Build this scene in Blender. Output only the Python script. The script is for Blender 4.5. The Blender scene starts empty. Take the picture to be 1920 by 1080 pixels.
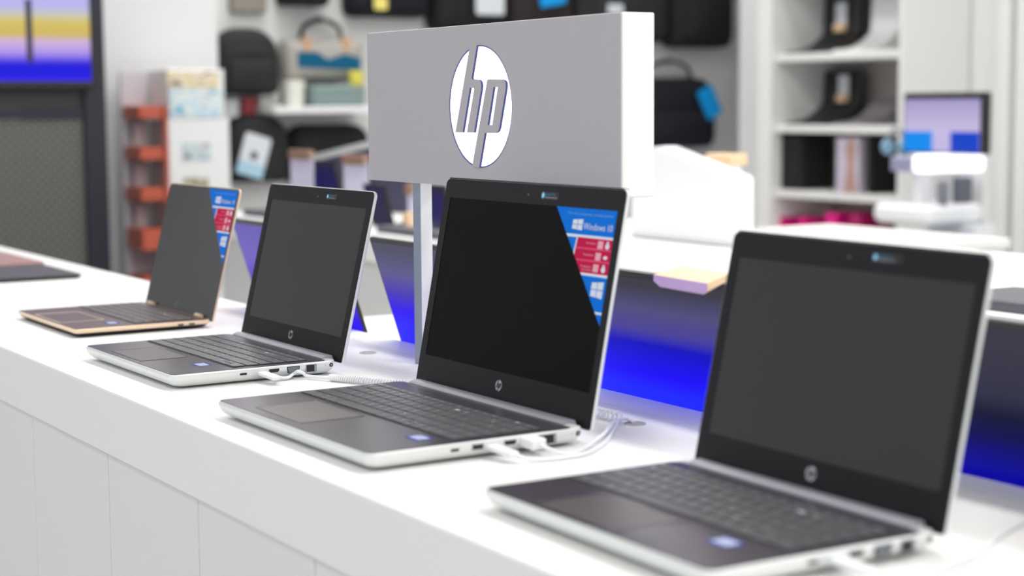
import bpy, bmesh, math, random
from mathutils import Vector, Matrix
from mathutils.geometry import tessellate_polygon
random.seed(7)
C = bpy.context.scene.collection
R = math.radians
# ------------------------------------------------------------------ camera
FPX = 3246.66
CAM = Vector((1.7556, -0.7036, 1.2552))
FWD = Vector((-0.8451, 0.5240, -0.1056)).normalized()
RIGHT = Vector((0.5276, 0.8495, -0.0072)); RIGHT = (RIGHT - FWD*RIGHT.dot(FWD)).normalized()
UP = RIGHT.cross(FWD).normalized()
cam_data = bpy.data.cameras.new('camera'); cam = bpy.data.objects.new('camera', cam_data); C.objects.link(cam)
cam.matrix_world = Matrix(((RIGHT.x, UP.x, -FWD.x, CAM.x), (RIGHT.y, UP.y, -FWD.y, CAM.y), (RIGHT.z, UP.z, -FWD.z, CAM.z), (0, 0, 0, 1)))
cam_data.sensor_width = 36; cam_data.lens = 36*FPX/1920
cam_data.clip_start = 0.05; cam_data.clip_end = 60
cam_data.dof.use_dof = True; cam_data.dof.focus_distance = 2.22; cam_data.dof.aperture_fstop = 3.6
cam_data.dof.aperture_blades = 0
bpy.context.scene.camera = cam
# ------------------------------------------------------------------ world, exposure, lights
sc = bpy.context.scene
sc.view_settings.view_transform = 'Standard'; sc.view_settings.look = 'None'
sc.view_settings.gamma = 1; sc.view_settings.exposure = 0.24; sc.view_settings.use_curve_mapping = False
w = bpy.data.worlds.new('world'); sc.world = w; w.use_nodes = True
w.node_tree.nodes['Background'].inputs[0].default_value = (0.93, 0.96, 1.0, 1)
w.node_tree.nodes['Background'].inputs[1].default_value = 0.76
CEIL = 3.3
def area(name, loc, sx, sy, power, rot=(0, 0, 0), col=(1, 0.98, 0.95)):
    l = bpy.data.lights.new(name, 'AREA'); l.shape = 'RECTANGLE'; l.size = sx; l.size_y = sy; l.energy = power; l.color = col
    o = bpy.data.objects.new(name, l); o.location = loc; o.rotation_euler = rot; C.objects.link(o); return o
LAMPS = [(x, y) for x in (-5.0, -3.0, -1.0, 1.0, 3.0) for y in (-1.2, 1.05, 2.4, 4.0)]
LAMP_POWER = {-1.2: 5, 1.05: 17, 2.4: 15, 4.0: 6}
for (x, y) in LAMPS:
    area('ceiling_lamp_light', (x, y, CEIL-0.045), 1.1, 0.3, LAMP_POWER[y]*(1.5 if (y == 4.0 and x < -4) else 0.4 if (y == 1.05 and x < -2) else 0.8 if (y == 1.05 and x < 0) else 1.0))

# ------------------------------------------------------------------ helpers
def pix(px, py, ax, val):           # where the view ray through a photo point meets the plane axis = val
    d = FWD + RIGHT*((px-960)/FPX) + UP*((540-py)/FPX)
    return CAM + d*((val-CAM[ax])/d[ax])
def mat(name, col, rough=0.5, metal=0.0, emit=0.0, ecol=None, vary=0.04, scale=40, bump=0.0, spec=0.5, coat=0.0, trans=0.0):
    m = bpy.data.materials.new(name); m.use_nodes = True; nt = m.node_tree; b = nt.nodes['Principled BSDF']
    b.inputs['Base Color'].default_value = (*col, 1); b.inputs['Metallic'].default_value = metal
    b.inputs['Specular IOR Level'].default_value = spec
    if coat: b.inputs['Coat Weight'].default_value = coat; b.inputs['Coat Roughness'].default_value = 0.15
    if trans: b.inputs['Transmission Weight'].default_value = trans
    tc = nt.nodes.new('ShaderNodeTexCoord'); n = nt.nodes.new('ShaderNodeTexNoise'); n.inputs['Scale'].default_value = scale
    nt.links.new(tc.outputs['Object'], n.inputs['Vector'])
    mr = nt.nodes.new('ShaderNodeMapRange'); mr.inputs['To Min'].default_value = max(0.02, rough-vary); mr.inputs['To Max'].default_value = min(1, rough+vary)
    nt.links.new(n.outputs['Fac'], mr.inputs['Value']); nt.links.new(mr.outputs['Result'], b.inputs['Roughness'])
    if bump:
        bp = nt.nodes.new('ShaderNodeBump'); bp.inputs['Strength'].default_value = bump; bp.inputs['Distance'].default_value = 0.002
        nt.links.new(n.outputs['Fac'], bp.inputs['Height']); nt.links.new(bp.outputs['Normal'], b.inputs['Normal'])
    if emit:
        b.inputs['Emission Color'].default_value = (*(ecol or col), 1); b.inputs['Emission Strength'].default_value = emit
    return m
def srgb(r, g, b):
    f = lambda c: (c/255/12.92) if c/255 <= 0.04045 else ((c/255+0.055)/1.055)**2.4
    return (f(r), f(g), f(b))
def screen_mat(name, stops, axis=2, tilt=0.0, strength=0.86, rough=0.25):
    # a lit display showing a wallpaper: colour bands along the panel's own height
    m = bpy.data.materials.new(name); m.use_nodes = True; nt = m.node_tree; b = nt.nodes['Principled BSDF']
    tc = nt.nodes.new('ShaderNodeTexCoord'); sx = nt.nodes.new('ShaderNodeSeparateXYZ'); nt.links.new(tc.outputs['Generated'], sx.inputs[0])
    ma = nt.nodes.new('ShaderNodeMath'); ma.operation = 'MULTIPLY_ADD'; ma.inputs[1].default_value = tilt
    nt.links.new(sx.outputs[1 if axis == 20 else 0], ma.inputs[0]); nt.links.new(sx.outputs[2], ma.inputs[2])
    cr = nt.nodes.new('ShaderNodeValToRGB'); els = cr.color_ramp.elements
    while len(els) > 1: els.remove(els[-1])
    els[0].position = stops[0][0]; els[0].color = (*srgb(*stops[0][1]), 1)
    for p, c in stops[1:]:
        e = els.new(p); e.color = (*srgb(*c), 1)
    nt.links.new(ma.outputs[0], cr.inputs[0]); nt.links.new(cr.outputs[0], b.inputs['Emission Color'])
    b.inputs['Emission Strength'].default_value = strength; b.inputs['Base Color'].default_value = (0.01, 0.01, 0.012, 1)
    b.inputs['Roughness'].default_value = 0.6; b.inputs['Specular IOR Level'].default_value = 0.06
    return m
M = {}
M['table'] = mat('white laminate', (0.88, 0.88, 0.865), 0.45, scale=6, vary=0.05, spec=0.25)
M['fascia'] = mat('white panel', (0.80, 0.80, 0.79), 0.5, scale=6)
M['silver'] = mat('natural silver', (0.80, 0.82, 0.80), 0.38, 0.25, scale=300, bump=0.03)
M['hinge'] = mat('satin hinge silver', (0.40, 0.395, 0.45), 0.45, 0.4, scale=300)
M['deck'] = mat('dark aluminium deck', (0.088, 0.078, 0.098), 0.26, 0.45, scale=400, vary=0.03)
M['pad'] = mat('touchpad grey', (0.105, 0.092, 0.092), 0.36, 0.4, scale=400)
M['padline'] = mat('touchpad rim', (0.16, 0.15, 0.17), 0.3, 0.6)
M['well'] = mat('keyboard well', (0.006, 0.006, 0.008), 0.5)
M['key'] = mat('key grey', (0.070, 0.071, 0.080), 0.40, scale=300, bump=0.02, spec=0.6)
M['legend'] = mat('key legend', (0.62, 0.62, 0.66), 0.5)
M['bezel'] = mat('black bezel', (0.0085, 0.0080, 0.0100), 0.5, spec=0.24, scale=300)
M['display'] = mat('matte display', (0.010, 0.010, 0.0115), 0.3, vary=0.01, spec=0.5)
M['display3'] = mat('dark display', (0.002, 0.0015, 0.002), 0.5, vary=0.01, spec=0.09)
M['glass'] = mat('glossy display glass', (0.046, 0.046, 0.050), 0.22, vary=0.01)
M['black'] = mat('black plastic', (0.01, 0.01, 0.011), 0.45)
M['rubber'] = mat('black rubber', (0.012, 0.012, 0.012), 0.8)
M['portmetal'] = mat('port metal', (0.5, 0.5, 0.52), 0.3, 0.9)
M['grom'] = mat('grommet grey', (0.45, 0.45, 0.44), 0.5)
M['vga'] = mat('connector grey', (0.22, 0.23, 0.26), 0.4)
M['gold'] = mat('rose gold aluminium', srgb(238, 212, 182), 0.35, 0.3, vary=0.0)
M['bronze'] = mat('bronze dark deck', srgb(96, 76, 74), 0.38, 0.6, scale=300)
M['bkey'] = mat('bronze key', srgb(84, 76, 78), 0.45)
M['white'] = mat('white plastic', (0.86, 0.87, 0.88), 0.4)
M['cable'] = mat('white cable', (0.86, 0.87, 0.88), 0.4)
M['blue'] = mat('sticker blue', srgb(0, 118, 226), 0.6, spec=0.1)
M['red'] = mat('sticker crimson', srgb(204, 24, 76), 0.6, spec=0.1)
M['pink'] = mat('sticker pale crimson', srgb(228, 84, 120), 0.6, spec=0.1)
M['print'] = mat('sticker white print', srgb(226, 232, 244), 0.45)
M['print2'] = mat('sticker pale print', srgb(130, 180, 240), 0.45)
M['cyan'] = mat('cyan print', srgb(30, 150, 190), 0.4)
M['pcyan'] = mat('pale cyan print', srgb(190, 225, 245), 0.4)
M['ibl'] = mat('label blue', srgb(40, 66, 160), 0.6, spec=0.2)
M['iwh'] = mat('label white', srgb(186, 196, 224), 0.6, spec=0.2)
M['signface'] = mat('silver sign paint', srgb(186, 182, 186), 0.42, 0.15, scale=500, bump=0.02)
M['signend'] = mat('white sign edge', (0.88, 0.88, 0.88), 0.4)
M['logoshade'] = mat('painted logo shade', srgb(80, 90, 165), 0.4)
M['logolit'] = mat('lit white acrylic', (0.9, 0.9, 0.9), 0.4, emit=1.15, ecol=(1, 1, 1))
M['postface'] = mat('post grey', srgb(150, 160, 176), 0.4, 0.2)
M['wood'] = mat('pale wood', srgb(240, 205, 165), 0.5, scale=12)
M['darkmetal'] = mat('dark frame', srgb(36, 38, 48), 0.4, 0.2)

def link(name, me, m, parent=None):
    o = bpy.data.objects.new(name, me); C.objects.link(o)
    if m is not None:
        for x in (m if isinstance(m, (list, tuple)) else [m]): me.materials.append(x)
    if parent: o.parent = parent
    return o
def fin(bm, name, m, parent=None, smooth=False, loc=None):
    bmesh.ops.remove_doubles(bm, verts=bm.verts, dist=1e-7)
    bmesh.ops.recalc_face_normals(bm, faces=bm.faces)
    me = bpy.data.meshes.new(name); bm.to_mesh(me); bm.free()
    if smooth:
        for p in me.polygons: p.use_smooth = True
        try: me.set_sharp_from_angle(angle=R(40))
        except Exception: pass
    o = link(name, me, m, parent)
    if loc: o.location = loc
    return o
def tag(o, label=None, cat=None, group=None, kind=None):
    if label: o['label'] = label
    if cat: o['category'] = cat
    if group: o['group'] = group
    if kind: o['kind'] = kind
    return o
def empty(name, loc, rz=0.0, label=None, cat=None, group=None):
    o = bpy.data.objects.new(name, None); o.empty_display_size = 0.05; C.objects.link(o)
    o.location = loc; o.rotation_euler = (0, 0, rz); return tag(o, label, cat, group)
def ident(v): return Vector(v)
def add_box(bm, lo, hi, f=ident, mi=0, bev=0.0):
    x0, y0, z0 = lo; x1, y1, z1 = hi
    if bev:
        rr = ring(x0, y0, x1, y1, bev, 3)
        return loft(bm, [[(x, y, z0) for x, y in rr], [(x, y, z1) for x, y in rr]], f, mi)
    vs = [bm.verts.new(f((x, y, z))) for x in (x0, x1) for y in (y0, y1) for z in (z0, z1)]
    for q in ((0, 1, 3, 2), (4, 6, 7, 5), (0, 4, 5, 1), (2, 3, 7, 6), (0, 2, 6, 4), (1, 5, 7, 3)):
        fc = bm.faces.new([vs[i] for i in q]); fc.material_index = mi
def ring(x0, y0, x1, y1, r, n=5):
    if not isinstance(r, (tuple, list)): r = (r,)*4
    pts = []
    for (cx, cy, a0, rr) in ((x1-r[0], y0+r[0], -90, r[0]), (x1-r[1], y1-r[1], 0, r[1]), (x0+r[2], y1-r[2], 90, r[2]), (x0+r[3], y0+r[3], 180, r[3])):
        for i in range(n+1):
            a = R(a0+90*i/n); pts.append((cx+rr*math.cos(a), cy+rr*math.sin(a)))
    return pts
def loft(bm, rings, f=ident, mi=0, caps=True):
    L = [[bm.verts.new(f(p)) for p in r] for r in rings]; n = len(L[0])
    for a, b in zip(L, L[1:]):
        for i in range(n):
            fc = bm.faces.new((a[i], a[(i+1) % n], b[(i+1) % n], b[i])); fc.material_index = mi
    if caps:
        for r in (L[0], L[-1]):
            try: fc = bm.faces.new(r); fc.material_index = mi
            except ValueError: pass
def box_obj(name, lo, hi, m, parent=None, f=ident, bev=0.0):
    bm = bmesh.new()
    if bev:
        x0, y0, z0 = lo; x1, y1, z1 = hi; b = bev
        R0 = ring(x0+b, y0+b, x1-b, y1-b, b, 3); R1 = ring(x0, y0, x1, y1, 2*b, 3)
        loft(bm, [[(x, y, z0) for x, y in R0], [(x, y, z0+b) for x, y in R1], [(x, y, z1-b) for x, y in R1], [(x, y, z1) for x, y in R0]], f)
    else: add_box(bm, lo, hi, f)
    return fin(bm, name, m, parent)
def prism(bm, poly, z0, z1, f=ident, mi=0, holes=()):
    loops = [[Vector((x, y, 0)) for x, y in poly]]+[[Vector((x, y, 0)) for x, y in h] for h in holes]
    flat = [p for l in loops for p in l]; tris = tessellate_polygon(loops)
    for z in (z0, z1):
        vs = [bm.verts.new(f((p.x, p.y, z))) for p in flat]
        for t in tris:
            try: fc = bm.faces.new([vs[i] for i in t]); fc.material_index = mi
            except ValueError: pass
    for l in loops:
        a = [bm.verts.new(f((p.x, p.y, z0))) for p in l]; b = [bm.verts.new(f((p.x, p.y, z1))) for p in l]; n = len(l)
        for i in range(n):
            fc = bm.faces.new((a[i], a[(i+1) % n], b[(i+1) % n], b[i])); fc.material_index = mi
def circ(cx, cy, rx, ry=None, n=32, a0=0, a1=360):
    ry = ry or rx; k = n if a1-a0 >= 360 else n+1
    return [(cx+rx*math.cos(R(a0+(a1-a0)*i/n)), cy+ry*math.sin(R(a0+(a1-a0)*i/n))) for i in range(k)]
def tube(bm, pts, r, n=8, mi=0, closed_caps=True):
    pts = [Vector(p) for p in pts]; rings = []; prev = None
    for i, p in enumerate(pts):
        t = (pts[min(i+1, len(pts)-1)]-pts[max(i-1, 0)]).normalized()
        if prev is None:
            a = Vector((0, 0, 1)) if abs(t.z) < 0.9 else Vector((1, 0, 0)); u = t.cross(a).normalized()
        else: u = (prev-t*prev.dot(t)).normalized()
        prev = u; v = t.cross(u); rr = r[i] if isinstance(r, (list, tuple)) else r
        rings.append([tuple(p+(u*math.cos(2*math.pi*k/n)+v*math.sin(2*math.pi*k/n))*rr) for k in range(n)])
    loft(bm, rings, ident, mi)
def smooth_path(P, n=8):
    P = [Vector(p) for p in P]; out = []
    for i in range(len(P)-1):
        p0, p1, p2, p3 = P[max(i-1, 0)], P[i], P[i+1], P[min(i+2, len(P)-1)]
        for k in range(n):
            t = k/n; out.append(0.5*((2*p1)+(p2-p0)*t+(2*p0-5*p1+4*p2-p3)*t*t+(3*p1-p0-3*p2+p3)*t**3))
    out.append(P[-1]); return out
_tc = {}
def text_faces(s):
    if s not in _tc:
        cu = bpy.data.curves.new('t', 'FONT'); cu.body = s; cu.resolution_u = 2; cu.size = 1; cu.align_x = 'CENTER'; cu.align_y = 'CENTER'
        o = bpy.data.objects.new('t', cu); C.objects.link(o); bpy.context.view_layer.update()
        me = o.evaluated_get(bpy.context.evaluated_depsgraph_get()).to_mesh()
        vs = [tuple(v.co) for v in me.vertices]; fs = [tuple(p.vertices) for p in me.polygons]
        xs = [v[0] for v in vs] or [0, 1]; ys = [v[1] for v in vs] or [0, 1]
        cx, cy = (min(xs)+max(xs))/2, (min(ys)+max(ys))/2; W_, H_ = max(xs)-min(xs) or 1, max(ys)-min(ys) or 1
        _tc[s] = ([((x-cx)/W_, (y-cy)/H_) for x, y, _ in vs], fs, W_/H_)
        bpy.data.objects.remove(o); bpy.data.curves.remove(cu)
    return _tc[s]
def add_text(bm, s, cx, cy, z, wd=None, ht=None, f=ident, mi=0):
    vs, fs, asp = text_faces(s)
    if wd is None: wd = ht*asp
    if ht is None: ht = wd/asp
    L = [bm.verts.new(f((cx+x*wd, cy+y*ht, z))) for x, y in vs]
    for q in fs:
        try: fc = bm.faces.new([L[i] for i in q]); fc.material_index = mi
        except ValueError: pass
def raw(bm, name, m, parent=None, loc=None):    # no doubles removal or normal recalculation (flat print)
    me = bpy.data.meshes.new(name); bm.to_mesh(me); bm.free(); o = link(name, me, m, parent)
    if loc: o.location = loc
    return o

# ------------------------------------------------------------------ room shell
def struct(o): o['kind'] = 'structure'; return o
WX, WY = -5.5, 5.55
m_floor = mat('pale floor tile', (0.62, 0.62, 0.61), 0.25, scale=3)
nt = m_floor.node_tree; bk = nt.nodes.new('ShaderNodeTexBrick'); tc = nt.nodes.new('ShaderNodeTexCoord')
bk.offset = 0; bk.inputs['Scale'].default_value = 1.0; bk.inputs['Brick Width'].default_value = 0.6; bk.inputs['Row Height'].default_value = 0.6
bk.inputs['Mortar Size'].default_value = 0.004; bk.inputs['Color1'].default_value = (0.64, 0.64, 0.63, 1); bk.inputs['Color2'].default_value = (0.60, 0.60, 0.59, 1); bk.inputs['Mortar'].default_value = (0.35, 0.35, 0.35, 1)
nt.links.new(tc.outputs['Object'], bk.inputs['Vector']); nt.links.new(bk.outputs['Color'], nt.nodes['Principled BSDF'].inputs['Base Color'])
m_ceil = mat('ceiling white', (0.78, 0.78, 0.78), 0.9, scale=8)
m_wall = mat('wall white', (0.78, 0.78, 0.79), 0.8, scale=8)
m_slat = mat('display wall greyish white', (0.72, 0.73, 0.72), 0.6, scale=8)
struct(box_obj('floor', (WX-0.1, -4, -0.1), (5, WY+0.1, 0), m_floor))
struct(box_obj('ceiling', (WX-0.1, -4, CEIL), (5, WY+0.1, CEIL+0.1), m_ceil))
struct(box_obj('wall_back', (WX, WY, 0), (5, WY+0.1, CEIL), m_wall))
struct(box_obj('wall_left', (WX-0.1, -4, 0), (WX, WY, CEIL), m_slat))
col0 = pix(195, 200, 0, -5.3).y; col1 = pix(412, 200, 0, -5.3).y
struct(box_obj('trim_1', (WX+0.001, col0, 0), (-5.3, col1, CEIL-0.001), m_wall, bev=0.004))
px0_, px1_ = pix(1385, 100, 1, 4.9).x, pix(1455, 100, 1, 4.9).x
struct(box_obj('trim_2', (px0_, 4.9, 0.001), (px1_-0.12, WY-0.001, CEIL-0.001), m_wall, bev=0.004))
M['lampon'] = mat('lamp diffuser', (0.9, 0.9, 0.9), 0.5, emit=2.5, ecol=(1, 0.98, 0.95))
words = {-5.0: 'far left', -3.0: 'left', -1.0: 'middle', 1.0: 'right', 3.0: 'far right'}
rows_w = {-1.2: 'in the row over the shoppers aisle', 1.05: 'in the row over the long table', 2.4: 'in the row over the second table', 4.0: 'in the row near the back shelves'}
for (x, y) in LAMPS:
    t = empty('ceiling_lamp', (x, y, CEIL-0.04), 0, 'white rectangular ceiling lamp, %s one %s' % (words[x], rows_w[y]), 'lamp', 'ceiling lamps')
    bm = bmesh.new(); add_box(bm, (-0.6, -0.2, 0), (-0.57, 0.2, 0.04)); add_box(bm, (0.57, -0.2, 0), (0.6, 0.2, 0.04)); add_box(bm, (-0.57, -0.2, 0), (0.57, -0.17, 0.04)); add_box(bm, (-0.57, 0.17, 0), (0.57, 0.2, 0.04))
    fin(bm, 'frame', M['white'], t); box_obj('diffuser', (-0.57, -0.17, 0.012), (0.57, 0.17, 0.03), M['lampon'], t)

# ------------------------------------------------------------------ the white display tables
TY = 0.522
t = empty('display_table', (0, 0, 0), 0, 'long white laminate display table under the open laptops, nearest the camera', 'table')
TX0, TX1 = -3.6, 1.35
bm = bmesh.new()
pr = [(0.003, 0.8147), (0.0, 0.8177), (0.0, 0.897), (0.0009, 0.8991), (0.003, 0.9), (0.4635, 0.9), (0.4635, 0.8985), (0.4655, 0.8985), (0.4655, 0.9), (TY, 0.9), (TY, 0.8147)]
loft(bm, [[(TX0, y, z) for y, z in pr], [(TX1, y, z) for y, z in pr]]); fin(bm, 'tabletop', M['table'], t)
seams = [-0.698, -0.370, -0.062, 0.244]
xs = [TX0, -3.3, -2.98, -2.65, -2.33, -2.0, -1.68, -1.35, -1.025] + seams + [0.56, 0.88, 1.2, TX1]
for a, b in zip(xs, xs[1:]):
    box_obj('front_panel', (a+0.0012, 0.004, 0.08), (b-0.0012, 0.024, 0.8146), M['fascia'], t, bev=0.0008)
box_obj('carcass', (TX0+0.01, 0.03, 0.0), (TX1-0.01, TY-0.01, 0.8146), M['fascia'], t)
box_obj('plinth', (TX0+0.02, 0.025, 0.0), (TX1-0.02, 0.0299, 0.079), M['postface'], t)
for gx, gy in ((-0.455, 0.422), (0.211, 0.414)):
    bm = bmesh.new(); loft(bm, [[(gx+x, gy+y, 0.9) for x, y in circ(0, 0, 0.0125, n=24)], [(gx+x, gy+y, 0.9012) for x, y in circ(0, 0, 0.012, n=24)], [(gx+x, gy+y, 0.9012) for x, y in circ(0, 0, 0.009, n=24)], [(gx+x, gy+y, 0.9004) for x, y in circ(0, 0, 0.009, n=24)]])
    fin(bm, 'cable_grommet', M['grom'], t, True)
# lower shelf behind the table carrying the leaning displays
lt = empty('rear_counter', (0, 0, 0), 0, 'lower white counter running behind the long table, carrying the blue leaning displays', 'counter')
box_obj('countertop', (-1.35, TY+0.003, 0.80), (1.35, 1.0, 0.83), M['table'], lt, bev=0.002)
box_obj('carcass', (-1.33, TY+0.013, 0.0), (1.33, 0.98, 0.799), M['fascia'], lt)
# second table
t2 = empty('display_table', (0, 0, 0), 0, 'second white display table farther back, behind the silver sign', 'table')
box_obj('tabletop', (-3.75, 1.5, 0.82), (0.3, 2.42, 0.9), M['table'], t2, bev=0.003)
box_obj('carcass', (-3.7, 1.53, 0.0), (0.25, 2.39, 0.8195), M['fascia'], t2)

# ------------------------------------------------------------------ the logo outline (slanted letters h and p in a disc), in units of the disc radius
def zp(x, y):       # measured on the sign face
    p = pix(820+x/4.1545, 70+y/4.1545, 1, 0.42); return p
LC = Vector((-0.1298, 0, 1.2523)); LR = 0.0768
def lg(x, y):
    p = zp(x, y); return ((p.x-LC.x)/LR, (p.z-LC.z)/LR)
def on_circle(p, k=1.0):
    l = math.hypot(*p); return (p[0]/l*k, p[1]/l*k)
H = [on_circle(lg(262, 88)), on_circle(lg(290, 70)), on_circle(lg(316, 60)), lg(276, 318), lg(282, 328), lg(325, 331), lg(338, 336), lg(348, 350), lg(352, 375), lg(349, 410), lg(295, 742), lg(241, 741), lg(297, 405), lg(296, 395), lg(262, 393), lg(206, 740), lg(151, 739)]
Pp = [lg(400, 328), lg(512, 329), lg(530, 336), lg(541, 352), lg(543, 380), lg(540, 410), lg(492, 705), lg(484, 728), lg(472, 740), lg(455, 745), lg(379, 745), on_circle(lg(334, 1010)), on_circle(lg(308, 1003)), on_circle(lg(283, 993))]
Ph = [lg(447, 387), lg(482, 387), lg(438, 685), lg(401, 684)]
def logo_letters(name, f, z0, z1, m, parent):
    bm = bmesh.new(); prism(bm, H, z0, z1, f); prism(bm, Pp, z0, z1, f, holes=[Ph]); return fin(bm, name, m, parent)

# ------------------------------------------------------------------ the brand sign
s = empty('store_sign', (-0.3188, 0.4402, 0.9), 0, 'silver rectangular hp sign with lit white round logo on a square post', 'sign')
def sg(p): return Vector(p)-Vector((-0.3188, 0.4402, 0.9))
SX0, SX1, SY0, SY1, SZ0, SZ1 = -0.4387, 0.1768, 0.42, 0.466, 1.1500, 1.3557
box_obj('sign_box', (SX0, SY0+0.001, SZ0), (SX1, SY1, SZ1), M['signend'], s, sg, bev=0.0012)
box_obj('face_plate', (SX0+0.0004, SY0, SZ0+0.0004), (SX1-0.0012, SY0+0.0012, SZ1-0.0006), M['signface'], s, sg)  # silver paint, its grey also holds the dimmer light on this side
def sf(p): return sg((LC.x+p[0]*LR, 0.42-p[2], LC.z+p[1]*LR))
bm = bmesh.new(); prism(bm, circ(0, 0, 1.0, n=72), 0.0, 0.0006, sf); fin(bm, 'logo_disc_shade', M['logoshade'], s)  # dark blue crescent left of the lit disc paints its shadow edge
bm = bmesh.new(); prism(bm, [(x+0.022, y) for x, y in circ(0, 0, 0.978, n=72)], 0.0004, 0.0010, sf); ld = fin(bm, 'logo_disc', M['logolit'], s)
logo_letters('logo_letters', sf, 0.0008, 0.0020, M['signface'], s)
bm = bmesh.new()
def off(poly, dx): return [(x+dx, y) for x, y in poly]
prism(bm, off(H, 0.05), 0.0008, 0.0012, sf); prism(bm, off(Pp, 0.05), 0.0008, 0.0012, sf, holes=[off(Ph, 0.05)])  # offset dark blue copies paint a shadow edge beside the letters
fin(bm, 'logo_letter_shade', M['logoshade'], s)
box_obj('post', (-0.3293, 0.4311, 0.9), (-0.3089, 0.4493, 1.1502), M['signend'], s, sg, bev=0.0006)
box_obj('post_front_shade', (-0.3291, 0.4306, 0.9002), (-0.3091, 0.4312, 1.1499), M['postface'], s, sg)  # thin plate darkens the post's front, the side that gets less light

# ------------------------------------------------------------------ laptops
KEYS_MAIN = [
    [('ctrl', 1.25), ('fn', 1), ('o', 1), ('alt', 1.25), ('', 5.25), ('alt', 1.25), ('ctrl', 1), ('<', 1.33), ('ud', 1.33), ('>', 1.34)],
    [('shift', 2.25)]+[(c, 1) for c in 'ZXCVBNM']+[(',', 1), ('.', 1), ('/', 1), ('shift', 2.75), ('end', 1)],
    [('caps', 1.75)]+[(c, 1) for c in 'ASDFGHJKL']+[(';', 1), ("'", 1), ('enter', 2.25), ('pg', 1)],
    [('tab', 1.5)]+[(c, 1) for c in 'QWERTYUIOP']+[('[', 1), (']', 1), ('\\', 1.5), ('pg', 1)],
    [('`', 1)]+[(c, 1) for c in '1234567890']+[('-', 1), ('=', 1), ('<-', 2), ('home', 1)],
    [('esc', 1)]+[('f%d' % i, 1) for i in range(1, 13)]+[('ins', 1), ('del', 1), ('o', 1)]]
NUMPAD = [['0', '00', ','], ['1', '2', '3'], ['4', '5', '6'], ['7', '8', '9'], ['n', '/', '*'], ['+', '-', 'del']]
_kc = {}
def key_mesh(wd, dp, s, mk, pre):
    k = (round(wd, 5), round(dp, 5), s, pre)
    if k not in _kc:
        bm = bmesh.new(); e = 0.0006
        a = ring(-wd/2, -dp/2, wd/2, dp/2, 0.0012, 2); b = ring(-wd/2+e, -dp/2+e, wd/2-e, dp/2-e, 0.0010, 2)
        loft(bm, [[(x, y, 0) for x, y in a], [(x, y, 0.0009) for x, y in a], [(x, y, 0.0013) for x, y in b]])
        bmesh.ops.recalc_face_normals(bm, faces=bm.faces)
        if s:
            n = len(s); ht = 0.0036 if n == 1 else 0.0022
            if dp < 0.009: ht = 0.0024
            wt = None if n == 1 else min(wd*0.55, 0.0022*n*0.75)
            add_text(bm, s, -wd*0.14 if n == 1 else -wd/2+0.002+wt/2, dp*0.12, 0.00136, wd=wt, ht=ht, mi=1)
            if n == 1 and s.isalpha(): add_text(bm, chr(0x410+(ord(s.upper())*7) % 32), wd*0.2, -dp*0.22, 0.00136, ht=0.0028, mi=1)
        me = bpy.data.meshes.new('key'); bm.to_mesh(me); bm.free(); me.materials.append(mk); me.materials.append(M['legend']); _kc[k] = me
    return _kc[k]
def keyboard(root, x0, y0, x1, y1, z, numpad=False, well='well', mk=None, units=16, pre='a', gap=0.0022):
    mk = mk or M['key']
    bm = bmesh.new(); add_box(bm, (x0, y0, z), (x1, y1, z+0.0004), bev=0.003); kb = fin(bm, 'keyboard', M[well], root)
    rows = [list(r) for r in KEYS_MAIN]
    if numpad:
        units = 19.0
        for i, r in enumerate(rows):
            if i > 0: r.pop()
            else: r[-1] = ('>', 1.0); r[-2] = ('ud', 1.0); r[-3] = ('<', 1.0)
            tot = sum(q[1] for q in r); r.extend([(c, (units-tot)/3) for c in NUMPAD[i]])
    P = (x1-x0-0.002)/units; Dp = (y1-y0-0.002)/5.55
    for i, r in enumerate(rows):
        ky = y0+0.001+i*Dp; kd = Dp if i < 5 else Dp*0.55; kx = x0+0.001
        tot = sum(q[1] for q in r)
        for s, u in r:
            u = u*units/tot
            parts = [(s, ky, kd)] if s != 'ud' else [('^', ky, kd/2), ('v', ky+kd/2, kd/2)]
            for s2, yy, dd in parts:
                wd, dp = u*P-gap, dd-(gap if dd > 0.01 else 0.0012)
                o = bpy.data.objects.new('key', key_mesh(wd, dp, s2, mk, pre)); C.objects.link(o); o.parent = kb
                o.location = (kx+u*P/2, yy+dd/2, z+0.0005)
            kx += u*P
    return kb
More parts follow.
